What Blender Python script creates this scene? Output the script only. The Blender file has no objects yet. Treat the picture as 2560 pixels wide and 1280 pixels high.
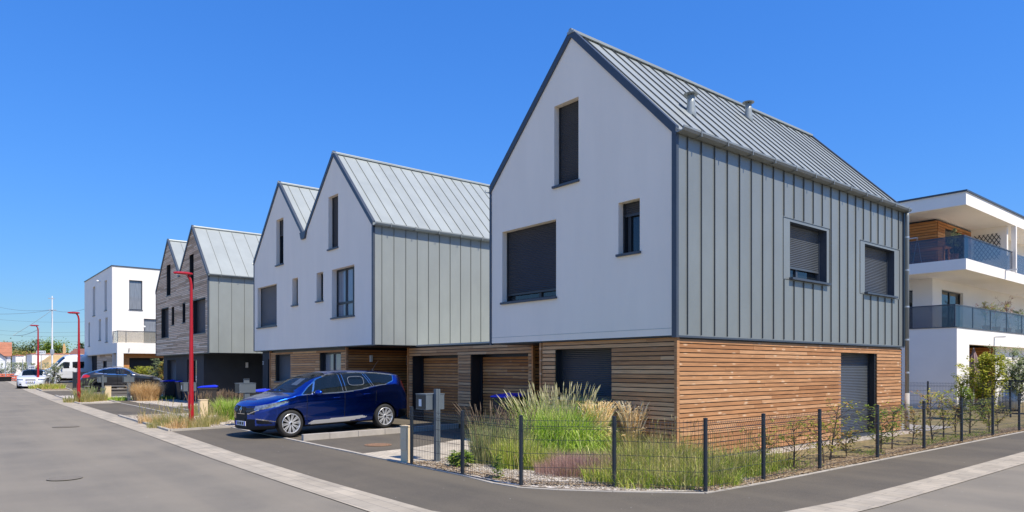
import bpy, bmesh, math, random
import numpy as np
from mathutils import Vector, Matrix
from mathutils.geometry import tessellate_polygon
R = math.radians
C = bpy.context.scene.collection
scene = bpy.context.scene
random.seed(7)

# ---------------------------------------------------------------- camera, light, exposure
F, YAW, Y0, EYE = 1726.26, 0.8785, 920.6, 1.72
cd = bpy.data.cameras.new('camera'); cam = bpy.data.objects.new('camera', cd); C.objects.link(cam)
cam.location = (0, 0, EYE); cam.rotation_euler = (R(90), 0, YAW)
cd.sensor_width = 36; cd.lens = 36 * F / 2560; cd.shift_y = (Y0 - 640) / 2560
cd.clip_start = 0.1; cd.clip_end = 6000
scene.camera = cam
scene.view_settings.view_transform = 'Standard'; scene.view_settings.look = 'None'
scene.view_settings.exposure = 0.5; scene.view_settings.gamma = 1
SKYG = 1.9
SUN_EL, SUN_AZ = 57.0, 8.0            # azimuth measured from +X towards +Y
w = bpy.data.worlds.new('World'); scene.world = w; w.use_nodes = True
nt = w.node_tree; bg = nt.nodes['Background']
sky = nt.nodes.new('ShaderNodeTexSky'); sky.sky_type = 'NISHITA'; sky.sun_disc = False
sky.sun_elevation = R(SUN_EL); sky.sun_rotation = R(90 - SUN_AZ)
sky.air_density = 1.0; sky.dust_density = 0.0; sky.ozone_density = 1.6
hs = nt.nodes.new('ShaderNodeHueSaturation'); hs.inputs['Saturation'].default_value = 1.12; hs.inputs['Value'].default_value = 1.0
hs.inputs['Hue'].default_value = 0.505
sp = nt.nodes.new('ShaderNodeSeparateColor'); nt.links.new(sky.outputs[0], sp.inputs[0])
ma = nt.nodes.new('ShaderNodeMath'); ma.operation = 'MULTIPLY_ADD'; ma.inputs[1].default_value = .5 / SKYG; ma.inputs[2].default_value = 1; nt.links.new(sp.outputs[1], ma.inputs[0])
dvn = nt.nodes.new('ShaderNodeMath'); dvn.operation = 'DIVIDE'; dvn.inputs[0].default_value = 1.5; nt.links.new(ma.outputs[0], dvn.inputs[1])
tn = nt.nodes.new('ShaderNodeVectorMath'); tn.operation = 'MULTIPLY'; tn.inputs[1].default_value = (.57, .80, 1.10); nt.links.new(sky.outputs[0], tn.inputs[0])
sc_ = nt.nodes.new('ShaderNodeVectorMath'); sc_.operation = 'SCALE'; nt.links.new(tn.outputs[0], sc_.inputs[0]); nt.links.new(dvn.outputs[0], sc_.inputs['Scale'])
nt.links.new(sc_.outputs[0], hs.inputs['Color']); nt.links.new(hs.outputs[0], bg.inputs['Color'])
bg.inputs['Strength'].default_value = 0.15
sd = bpy.data.lights.new('sun', 'SUN'); sd.energy = 4.1; sd.angle = R(0.53); sd.color = (1, 0.925, 0.79)
so = bpy.data.objects.new('sun', sd); C.objects.link(so)
dv = Vector((math.cos(R(SUN_EL)) * math.cos(R(SUN_AZ)), math.cos(R(SUN_EL)) * math.sin(R(SUN_AZ)), math.sin(R(SUN_EL))))
so.rotation_euler = dv.to_track_quat('Z', 'Y').to_euler(); so.location = (20, 0, 30)

def at(px, d):                        # photo column + distance ahead -> world X, Y
    l = (px - 1280) / F * d; c, s = math.cos(YAW), math.sin(YAW)
    return l * c - d * s, l * s + d * c
def zat(py, d): return EYE + (Y0 - py) * d / F
def gz(x):                            # the street climbs very gently beyond the third house
    return min(0.5, max(0.0, 0.0145 * (-40 - x)))

# ---------------------------------------------------------------- materials
def srgb(r, g, b):
    f = lambda c: c / 12.92 if c <= .04045 else ((c + .055) / 1.055) ** 2.4
    return (f(r / 255), f(g / 255), f(b / 255))
def mat(name, col, rough=.6, metal=0, var=.0, vscale=3.0, vstretch=(1, 1, 1), bump=0, bscale=60, spec=.5, col2=None,
        island=0, coat=0, detail=6, emis=None, alpha=1, contrast=None):
    m = bpy.data.materials.new(name); m.use_nodes = True; n = m.node_tree.nodes; L = m.node_tree.links
    b = n['Principled BSDF']; b.inputs['Roughness'].default_value = rough; b.inputs['Metallic'].default_value = metal
    b.inputs['Specular IOR Level'].default_value = spec; b.inputs['Coat Weight'].default_value = coat
    b.inputs['Coat Roughness'].default_value = .02
    b.inputs['Base Color'].default_value = (*col, 1)
    b.inputs['Alpha'].default_value = alpha
    if emis: b.inputs['Emission Color'].default_value = (*emis[0], 1); b.inputs['Emission Strength'].default_value = emis[1]
    tc = n.new('ShaderNodeTexCoord'); mp = n.new('ShaderNodeMapping'); mp.inputs['Scale'].default_value = vstretch
    L.new(tc.outputs['Object'], mp.inputs[0])
    src = None
    if col2 is not None or var:
        nz = n.new('ShaderNodeTexNoise'); nz.inputs['Scale'].default_value = vscale; nz.inputs['Detail'].default_value = detail
        nz.inputs['Roughness'].default_value = .62
        L.new(mp.outputs[0], nz.inputs['Vector'])
        mx = n.new('ShaderNodeMix'); mx.data_type = 'RGBA'
        c2 = col2 if col2 is not None else tuple(c * (1 - var) for c in col)
        c1 = col if col2 is not None else tuple(min(1, c * (1 + var)) for c in col)
        mx.inputs['A'].default_value = (*c1, 1); mx.inputs['B'].default_value = (*c2, 1)
        mr = n.new('ShaderNodeMapRange'); lo, hi = contrast or (.3, .7)
        mr.inputs['From Min'].default_value = lo; mr.inputs['From Max'].default_value = hi
        L.new(nz.outputs[0], mr.inputs['Value']); L.new(mr.outputs[0], mx.inputs['Factor'])
        src = mx.outputs['Result']
    if island:
        ge = n.new('ShaderNodeNewGeometry'); mr = n.new('ShaderNodeMapRange')
        mr.inputs['To Min'].default_value = 1 - island; mr.inputs['To Max'].default_value = 1 + island
        L.new(ge.outputs['Random Per Island'], mr.inputs['Value'])
        vm = n.new('ShaderNodeVectorMath'); vm.operation = 'SCALE'
        if src: L.new(src, vm.inputs[0])
        else: vm.inputs[0].default_value = col
        L.new(mr.outputs[0], vm.inputs['Scale']); src = vm.outputs[0]
    if src: L.new(src, b.inputs['Base Color'])
    if bump:
        nb = n.new('ShaderNodeTexNoise'); nb.inputs['Scale'].default_value = bscale; nb.inputs['Detail'].default_value = 3
        L.new(tc.outputs['Object'], nb.inputs['Vector'])
        bp = n.new('ShaderNodeBump'); bp.inputs['Strength'].default_value = bump; bp.inputs['Distance'].default_value = .01
        L.new(nb.outputs[0], bp.inputs['Height']); L.new(bp.outputs[0], b.inputs['Normal'])
    return m
def ramp_mat(name, cols, rough=.6, trans=0, noise=None):     # colour picked per leaf / blade / board
    m = bpy.data.materials.new(name); m.use_nodes = True; n = m.node_tree.nodes; L = m.node_tree.links
    b = n['Principled BSDF']; b.inputs['Roughness'].default_value = rough; b.inputs['Specular IOR Level'].default_value = .3
    ge = n.new('ShaderNodeNewGeometry'); cr = n.new('ShaderNodeValToRGB')
    el = cr.color_ramp.elements
    while len(el) < len(cols): el.new(.5)
    for i, (p, c) in enumerate(cols): el[i].position = p; el[i].color = (*c, 1)
    L.new(ge.outputs['Random Per Island'], cr.inputs[0]); L.new(cr.outputs[0], b.inputs['Base Color'])
    if trans:
        tb = n.new('ShaderNodeBsdfTranslucent'); ms = n.new('ShaderNodeMixShader'); ms.inputs[0].default_value = trans
        L.new(cr.outputs[0], tb.inputs[0]); L.new(b.outputs[0], ms.inputs[1]); L.new(tb.outputs[0], ms.inputs[2])
        L.new(ms.outputs[0], n['Material Output'].inputs[0])
    return m
def wood_mat(name, cols, knot=(.05, .02, .008), streak=(.85, .62, .40), amt=.5):
    m = ramp_mat(name, cols, rough=.75); n = m.node_tree.nodes; L = m.node_tree.links; b = n['Principled BSDF']
    base = b.inputs['Base Color'].links[0].from_socket
    tc = n.new('ShaderNodeTexCoord'); ge = n.new('ShaderNodeNewGeometry')
    mp = n.new('ShaderNodeMapping'); mp.inputs['Scale'].default_value = (1.3, 1.3, 45)
    cmb = n.new('ShaderNodeCombineXYZ'); mul = n.new('ShaderNodeMath'); mul.operation = 'MULTIPLY'; mul.inputs[1].default_value = 40
    L.new(ge.outputs['Random Per Island'], mul.inputs[0]); L.new(mul.outputs[0], cmb.inputs[0]); L.new(mul.outputs[0], cmb.inputs[1])
    ad = n.new('ShaderNodeVectorMath'); ad.operation = 'ADD'; L.new(tc.outputs['Object'], ad.inputs[0]); L.new(cmb.outputs[0], ad.inputs[1])
    L.new(ad.outputs[0], mp.inputs[0])
    nz = n.new('ShaderNodeTexNoise'); nz.inputs['Scale'].default_value = 1.5; nz.inputs['Detail'].default_value = 5; nz.inputs['Distortion'].default_value = .6
    L.new(mp.outputs[0], nz.inputs[0])
    mr = n.new('ShaderNodeMapRange'); mr.inputs['From Min'].default_value = .3; mr.inputs['From Max'].default_value = .7
    mr.inputs['To Min'].default_value = .70; mr.inputs['To Max'].default_value = 1.22
    L.new(nz.outputs[0], mr.inputs[0])
    vm = n.new('ShaderNodeVectorMath'); vm.operation = 'SCALE'; L.new(base, vm.inputs[0]); L.new(mr.outputs[0], vm.inputs['Scale'])
    # knots with pale flame figure round them
    mp2 = n.new('ShaderNodeMapping'); mp2.inputs['Scale'].default_value = (2.6, 2.6, 9); L.new(ad.outputs[0], mp2.inputs[0])
    vo = n.new('ShaderNodeTexVoronoi'); vo.inputs['Scale'].default_value = 1.0; L.new(mp2.outputs[0], vo.inputs[0])
    def band(sock, a, bb):
        q = n.new('ShaderNodeMapRange'); q.inputs['From Min'].default_value = a; q.inputs['From Max'].default_value = bb
        q.inputs['To Min'].default_value = 1; q.inputs['To Max'].default_value = 0; L.new(sock, q.inputs[0]); return q.outputs[0]
    halo = band(vo.outputs['Distance'], .08, .24); kn = band(vo.outputs['Distance'], .025, .055)
    hm = n.new('ShaderNodeMath'); hm.operation = 'MULTIPLY'; hm.inputs[1].default_value = amt; L.new(halo, hm.inputs[0])
    m1 = n.new('ShaderNodeMix'); m1.data_type = 'RGBA'; L.new(hm.outputs[0], m1.inputs['Factor']); L.new(vm.outputs[0], m1.inputs['A']); m1.inputs['B'].default_value = (*streak, 1)
    m2 = n.new('ShaderNodeMix'); m2.data_type = 'RGBA'; L.new(kn, m2.inputs['Factor']); L.new(m1.outputs['Result'], m2.inputs['A']); m2.inputs['B'].default_value = (*knot, 1)
    L.new(m2.outputs['Result'], b.inputs['Base Color'])
    return m
def asphalt(name, c1, c2, warm):
    m = mat(name, c1, rough=.88, col2=c2, vscale=.55, detail=9, contrast=(.35, .65), spec=.25)
    n = m.node_tree.nodes; L = m.node_tree.links; b = n['Principled BSDF']
    base = b.inputs['Base Color'].links[0].from_socket; tc = n.new('ShaderNodeTexCoord')
    sp = n.new('ShaderNodeTexNoise'); sp.inputs['Scale'].default_value = 110; sp.inputs['Detail'].default_value = 2
    L.new(tc.outputs['Object'], sp.inputs[0])
    mr = n.new('ShaderNodeMapRange'); mr.inputs['From Min'].default_value = .3; mr.inputs['From Max'].default_value = .72
    mr.inputs['To Min'].default_value = .78; mr.inputs['To Max'].default_value = 1.28; L.new(sp.outputs[0], mr.inputs[0])
    vm = n.new('ShaderNodeVectorMath'); vm.operation = 'SCALE'; L.new(base, vm.inputs[0]); L.new(mr.outputs[0], vm.inputs['Scale'])
    # tyre polish streaks along the street
    mp = n.new('ShaderNodeMapping'); mp.inputs['Scale'].default_value = (.06, 1.1, 1); L.new(tc.outputs['Object'], mp.inputs[0])
    st = n.new('ShaderNodeTexNoise'); st.inputs['Scale'].default_value = 1; st.inputs['Detail'].default_value = 4; L.new(mp.outputs[0], st.inputs[0])
    mr2 = n.new('ShaderNodeMapRange'); mr2.inputs['From Min'].default_value = .42; mr2.inputs['From Max'].default_value = .68; L.new(st.outputs[0], mr2.inputs[0])
    mu = n.new('ShaderNodeMath'); mu.operation = 'MULTIPLY'; mu.inputs[1].default_value = .55; L.new(mr2.outputs[0], mu.inputs[0])
    mx = n.new('ShaderNodeMix'); mx.data_type = 'RGBA'; L.new(mu.outputs[0], mx.inputs['Factor']); L.new(vm.outputs[0], mx.inputs['A']); mx.inputs['B'].default_value = (*warm, 1)
    # pale specks of grit
    vo = n.new('ShaderNodeTexVoronoi'); vo.inputs['Scale'].default_value = 5; L.new(tc.outputs['Object'], vo.inputs[0])
    lt = n.new('ShaderNodeMath'); lt.operation = 'LESS_THAN'; lt.inputs[1].default_value = .045; L.new(vo.outputs['Distance'], lt.inputs[0])
    sx = n.new('ShaderNodeSeparateColor'); L.new(vo.outputs['Color'], sx.inputs[0])
    g2 = n.new('ShaderNodeMath'); g2.operation = 'GREATER_THAN'; g2.inputs[1].default_value = .80; L.new(sx.outputs[0], g2.inputs[0])
    gm = n.new('ShaderNodeMath'); gm.operation = 'MULTIPLY'; L.new(lt.outputs[0], gm.inputs[0]); L.new(g2.outputs[0], gm.inputs[1])
    m3 = n.new('ShaderNodeMix'); m3.data_type = 'RGBA'; L.new(gm.outputs[0], m3.inputs['Factor']); L.new(mx.outputs['Result'], m3.inputs['A']); m3.inputs['B'].default_value = (.5, .47, .42, 1)
    L.new(m3.outputs['Result'], b.inputs['Base Color'])
    bp = n.new('ShaderNodeBump'); bp.inputs['Strength'].default_value = .35; bp.inputs['Distance'].default_value = .006
    L.new(sp.outputs[0], bp.inputs['Height']); L.new(bp.outputs[0], b.inputs['Normal'])
    return m
def brick_mat(name, c1, c2, mortar, bw, bh, rot=0):
    m = mat(name, c1, rough=.85); n = m.node_tree.nodes; L = m.node_tree.links; b = n['Principled BSDF']
    tc = n.new('ShaderNodeTexCoord'); mp = n.new('ShaderNodeMapping'); mp.inputs['Rotation'].default_value = (0, 0, rot); L.new(tc.outputs['Object'], mp.inputs[0])
    br = n.new('ShaderNodeTexBrick'); br.inputs['Color1'].default_value = (*c1, 1); br.inputs['Color2'].default_value = (*c2, 1); br.inputs['Mortar'].default_value = (*mortar, 1)
    br.inputs['Scale'].default_value = 1; br.inputs['Brick Width'].default_value = bw; br.inputs['Row Height'].default_value = bh; br.inputs['Mortar Size'].default_value = .006
    L.new(mp.outputs[0], br.inputs[0])
    nz = n.new('ShaderNodeTexNoise'); nz.inputs['Scale'].default_value = 2.2; nz.inputs['Detail'].default_value = 9; L.new(tc.outputs['Object'], nz.inputs[0])
    mr = n.new('ShaderNodeMapRange'); mr.inputs['From Min'].default_value = .3; mr.inputs['From Max'].default_value = .7; mr.inputs['To Min'].default_value = .82; mr.inputs['To Max'].default_value = 1.15; L.new(nz.outputs[0], mr.inputs[0])
    vm = n.new('ShaderNodeVectorMath'); vm.operation = 'SCALE'; L.new(br.outputs[0], vm.inputs[0]); L.new(mr.outputs[0], vm.inputs['Scale']); L.new(vm.outputs[0], b.inputs['Base Color'])
    return m
def gravel_mat(name, cols, scale):
    m = bpy.data.materials.new(name); m.use_nodes = True; n = m.node_tree.nodes; L = m.node_tree.links; b = n['Principled BSDF']; b.inputs['Roughness'].default_value = .95
    tc = n.new('ShaderNodeTexCoord'); vo = n.new('ShaderNodeTexVoronoi'); vo.inputs['Scale'].default_value = scale; L.new(tc.outputs['Object'], vo.inputs[0])
    sx = n.new('ShaderNodeSeparateColor'); L.new(vo.outputs['Color'], sx.inputs[0]); cr = n.new('ShaderNodeValToRGB'); el = cr.color_ramp.elements
    while len(el) < len(cols): el.new(.5)
    for i, (p, c) in enumerate(cols): el[i].position = p; el[i].color = (*c, 1)
    L.new(sx.outputs[0], cr.inputs[0]); L.new(cr.outputs[0], b.inputs['Base Color'])
    bp = n.new('ShaderNodeBump'); bp.inputs['Strength'].default_value = .9; bp.inputs['Distance'].default_value = .02; bp.invert = True
    L.new(vo.outputs['Distance'], bp.inputs['Height']); L.new(bp.outputs[0], b.inputs['Normal'])
    return m
def glass_mat(name, tint=(.02, .025, .03), alpha=.5, rough=.02):
    m = bpy.data.materials.new(name); m.use_nodes = True; n = m.node_tree.nodes; L = m.node_tree.links
    b = n['Principled BSDF']; b.inputs['Base Color'].default_value = (*tint, 1); b.inputs['Roughness'].default_value = rough
    b.inputs['Specular IOR Level'].default_value = .8; b.inputs['Alpha'].default_value = alpha
    return m

M = {}
M['render'] = mat('white_render', (.92, .82, .69), .9, var=.028, vscale=1.1, vstretch=(1.6, 1.6, .35), bump=.35, bscale=120)
M['render2'] = mat('white_render_bright', (.90, .84, .75), .9, var=.03, vscale=.8, bump=.2, bscale=120)
M['zinc'] = mat('grey_zinc', (.240, .256, .243), .40, metal=.2, var=.09, vscale=1.0, vstretch=(1, 1, .5), island=.035, spec=.5, bump=.5, bscale=1.6)
M['zinc_lt'] = mat('pale_zinc', (.335, .357, .335), .40, metal=.2, var=.08, vscale=1.0, vstretch=(1, 1, .5), island=.03, bump=.5, bscale=1.6)
M['zinc_roof_dk'] = mat('grey_zinc_roof', (.32, .34, .318), .42, metal=.1, var=.07, vscale=1.1, island=.03)
M['seam'] = mat('shaded_seam', (.085, .095, .10), .5, metal=.1)  # darker than the sheet: shade on the rib sides is put into the colour
M['seam_lt'] = mat('pale_shaded_seam', (.17, .185, .175), .5, metal=.1)  # seams of the paler zinc, rib shade painted in the same way
M['zinc_roof'] = mat('grey_zinc_roofing', (.365, .388, .36), .40, metal=.12, var=.08, vscale=1.1, island=.03, spec=.5)
M['trim'] = mat('anthracite_trim', (.055, .068, .088), .45, var=.1)
M['dark'] = mat('black_aluminium', (.018, .020, .024), .4)
M['shutter'] = mat('anthracite_shutter', (.085, .095, .105), .38, metal=.1, var=.08, vscale=2)
M['shutter_dk'] = mat('black_shutter', (.035, .037, .042), .4, var=.1, vscale=2)
M['glass'] = glass_mat('window_glass', (.015, .02, .025), .92)
M['glass_lt'] = mat('curtained_glass', (.22, .24, .27), .05, var=.3, vscale=3, vstretch=(9, 9, .4), spec=.8)
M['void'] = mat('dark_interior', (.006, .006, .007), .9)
M['darkrender'] = mat('anthracite_render', (.035, .040, .048), .85, var=.12, vscale=2)
M['wood_sun'] = wood_mat('larch_cladding', [(0, (.36, .162, .064)), (.35, (.44, .212, .090)), (.7, (.49, .248, .11)), (1, (.56, .31, .155))], amt=.55)
M['wood_shade'] = wood_mat('shaded_wall_larch', [(0, (.43, .20, .080)), (.5, (.58, .30, .13)), (1, (.72, .43, .215))], streak=(.6, .42, .27), amt=.25)  # copy of the larch for walls in shade, colour adjusted for that light
M['wood_orange'] = wood_mat('orange_larch', [(0, (.42, .155, .045)), (.5, (.56, .235, .075)), (1, (.68, .33, .13))], amt=.2)
M['wood_grey'] = wood_mat('silvered_larch', [(0, (.50, .33, .20)), (.5, (.80, .56, .37)), (1, (.92, .72, .52))], streak=(.7, .55, .4), amt=.2)
M['road'] = asphalt('street_asphalt', (.232, .203, .158), (.180, .160, .128), (.282, .241, .180))
M['pave_asphalt'] = asphalt('pavement_asphalt', (.132, .112, .084), (.095, .083, .066), (.162, .137, .100))
M['strip'] = brick_mat('setts', (.44, .375, .28), (.37, .32, .245), (.25, .22, .18), .5, .2)
M['pavers'] = brick_mat('cream_pavers', (.55, .47, .36), (.48, .42, .33), (.30, .26, .2), .2, .1, 0.1)
M['kerb'] = mat('concrete_kerb', (.42, .375, .31), .9, var=.14, vscale=2.5, bump=.3, bscale=90)
M['concrete'] = mat('concrete', (.42, .38, .33), .9, var=.15, vscale=3, bump=.3, bscale=80)
M['gravel'] = gravel_mat('pale_gravel', [(0, (.22, .17, .12)), (.3, (.40, .33, .26)), (.7, (.58, .52, .44)), (1, (.72, .66, .58))], 26)
M['mulch'] = gravel_mat('dry_mulch', [(0, (.10, .065, .035)), (.4, (.26, .18, .10)), (.8, (.42, .31, .18)), (1, (.5, .4, .26))], 20)
M['drylawn'] = mat('dry_lawn', (.34, .25, .12), .95, col2=(.20, .17, .07), vscale=2.5, detail=10, bump=.8, bscale=70, contrast=(.38, .62))
M['land'] = mat('dry_land', (.50, .41, .25), .95, col2=(.34, .29, .15), vscale=.05, detail=9)
M['sand'] = mat('yellow_sand', (.56, .38, .17), .95, var=.14, vscale=.8, bump=.7, bscale=8, detail=10)
M['red'] = mat('red_paint', (.42, .012, .02), .35, var=.06, spec=.5)
M['brown_tile'] = mat('brown_roof_tiles', (.20, .085, .06), .85, var=.15)
M['tile'] = mat('clay_tiles', (.43, .18, .10), .85, var=.15, vscale=1.5, island=.1)
M['white'] = mat('white_paint', (.78, .78, .76), .5)
M['steel'] = mat('galvanised_steel', (.55, .57, .58), .4, metal=.6, var=.1)
M['cream'] = mat('cream_cabinet', (.74, .58, .36), .6, var=.06, vscale=6)
M['bluelid'] = mat('blue_plastic', (.012, .03, .62), .35)
M['binbody'] = mat('dark_brown_plastic', (.045, .038, .034), .5, var=.15, vscale=3)
M['mailbox'] = mat('grey_powder_coat', (.115, .135, .15), .45, var=.05)
M['fence'] = mat('anthracite_wire', (.018, .024, .032), .45)
M['road_iron'] = mat('street_iron', (.205, .178, .138), .85, var=.12, vscale=25)
M['rust'] = mat('rusty_iron', (.26, .15, .085), .8, var=.3, vscale=30)
M['text'] = mat('pale_lettering', (.75, .75, .72), .6)
M['textdark'] = mat('dark_lettering', (.03, .05, .16), .6)
M['tyre'] = mat('rubber', (.022, .021, .020), .8, var=.1)
M['alloy'] = mat('alloy', (.80, .80, .80), .30, metal=.55)
M['black'] = mat('black_plastic', (.010, .010, .011), .6, spec=.25)
M['gloss_black'] = mat('gloss_black', (.006, .006, .007), .08, spec=.5)
M['chrome'] = mat('chrome', (.75, .75, .76), .12, metal=1)
M['lamp'] = mat('clear_lens', (.30, .33, .36), .05, metal=.6, var=.6, vscale=14, spec=.8)
M['tail'] = mat('red_lens', (.55, .01, .012), .12, coat=.5)
M['carglass'] = glass_mat('tinted_car_glass', (.008, .012, .012), .78, .01)
M['windscreen'] = glass_mat('windscreen_glass', (.010, .016, .018), .45, .01)
M['vanglass'] = glass_mat('dark_vehicle_glass', (.008, .01, .012), .95, .02)
M['seat'] = mat('grey_upholstery', (.045, .045, .05), .9)
M['terrace_glass'] = glass_mat('blue_balcony_glass', (.02, .045, .09), .50, .03)
M['tan_glass'] = glass_mat('smoked_balcony_glass', (.30, .27, .20), .45, .05)
M['orange_plastic'] = mat('orange_plastic', (.75, .12, .03), .5)
M['bark'] = mat('bark', (.12, .085, .055), .9, var=.3, vscale=9)
M['g_green'] = ramp_mat('green_grass', [(0, (.08, .18, .01)), (.35, (.34, .56, .05)), (.75, (.66, .78, .15)), (1, (.95, .90, .48))], .45, .3)
M['g_blue'] = ramp_mat('seeding_grass', [(0, (.18, .26, .08)), (.5, (.42, .46, .17)), (.8, (.66, .58, .28)), (1, (.78, .66, .40))], .6, .3)
M['g_low'] = ramp_mat('low_grass', [(0, (.10, .20, .01)), (.4, (.42, .56, .05)), (.8, (.74, .72, .17)), (1, (.95, .80, .42))], .5, .3)
M['g_tan'] = ramp_mat('dry_grass', [(0, (.42, .25, .09)), (.5, (.74, .50, .23)), (1, (.92, .72, .42))], .7, .25)
M['g_plume'] = ramp_mat('grass_plumes', [(0, (.86, .54, .20)), (.5, (.98, .74, .38)), (1, (.99, .90, .64))], .7, .1)
M['g_spike'] = ramp_mat('pale_spikes', [(0, (.55, .50, .22)), (1, (.88, .80, .50))], .8, .3)
M['g_pink'] = ramp_mat('pink_haze_grass', [(0, (.34, .19, .15)), (.6, (.54, .33, .27)), (1, (.70, .52, .42))], .8, .35)
M['g_litter'] = ramp_mat('leaf_litter', [(0, (.14, .09, .05)), (.5, (.30, .20, .11)), (1, (.50, .40, .27))], .9)
M['g_brown'] = ramp_mat('brown_seedheads', [(0, (.14, .09, .06)), (.5, (.28, .19, .12)), (1, (.42, .33, .22))], .8, .3)
M['g_weed'] = ramp_mat('weeds', [(0, (.20, .25, .05)), (.4, (.40, .38, .11)), (.8, (.62, .50, .23)), (1, (.78, .64, .36))], .7, .4)
M['leaf'] = ramp_mat('fresh_leaves', [(0, (.09, .17, .02)), (.5, (.22, .33, .04)), (1, (.46, .50, .11))], .5, .45)
M['leaf_y'] = ramp_mat('yellow_green_leaves', [(0, (.16, .21, .02)), (.5, (.42, .45, .045)), (1, (.80, .72, .15))], .5, .6)
M['leaf_au'] = ramp_mat('scorched_leaves', [(0, (.14, .19, .03)), (.4, (.36, .36, .06)), (.75, (.58, .43, .12)), (1, (.52, .24, .09))], .6, .4)
M['leaf_dk'] = ramp_mat('dark_leaves', [(0, (.025, .05, .015)), (.6, (.07, .11, .03)), (1, (.15, .17, .06))], .6, .3)
M['leaf_far'] = ramp_mat('distant_leaves', [(0, (.05, .08, .02)), (.5, (.13, .17, .05)), (1, (.26, .28, .10))], .6, .3)
M['leaf_gy'] = ramp_mat('grey_green_leaves', [(0, (.16, .21, .09)), (.6, (.32, .38, .17)), (1, (.50, .54, .30))], .6, .4)
M['flower'] = ramp_mat('petals', [(0, (.75, .70, .66)), (1, (.85, .80, .76))], .7)
M['petal_r'] = ramp_mat('red_petals', [(0, (.55, .02, .05)), (.6, (.75, .10, .12)), (1, (.85, .6, .5))], .7)

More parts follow.
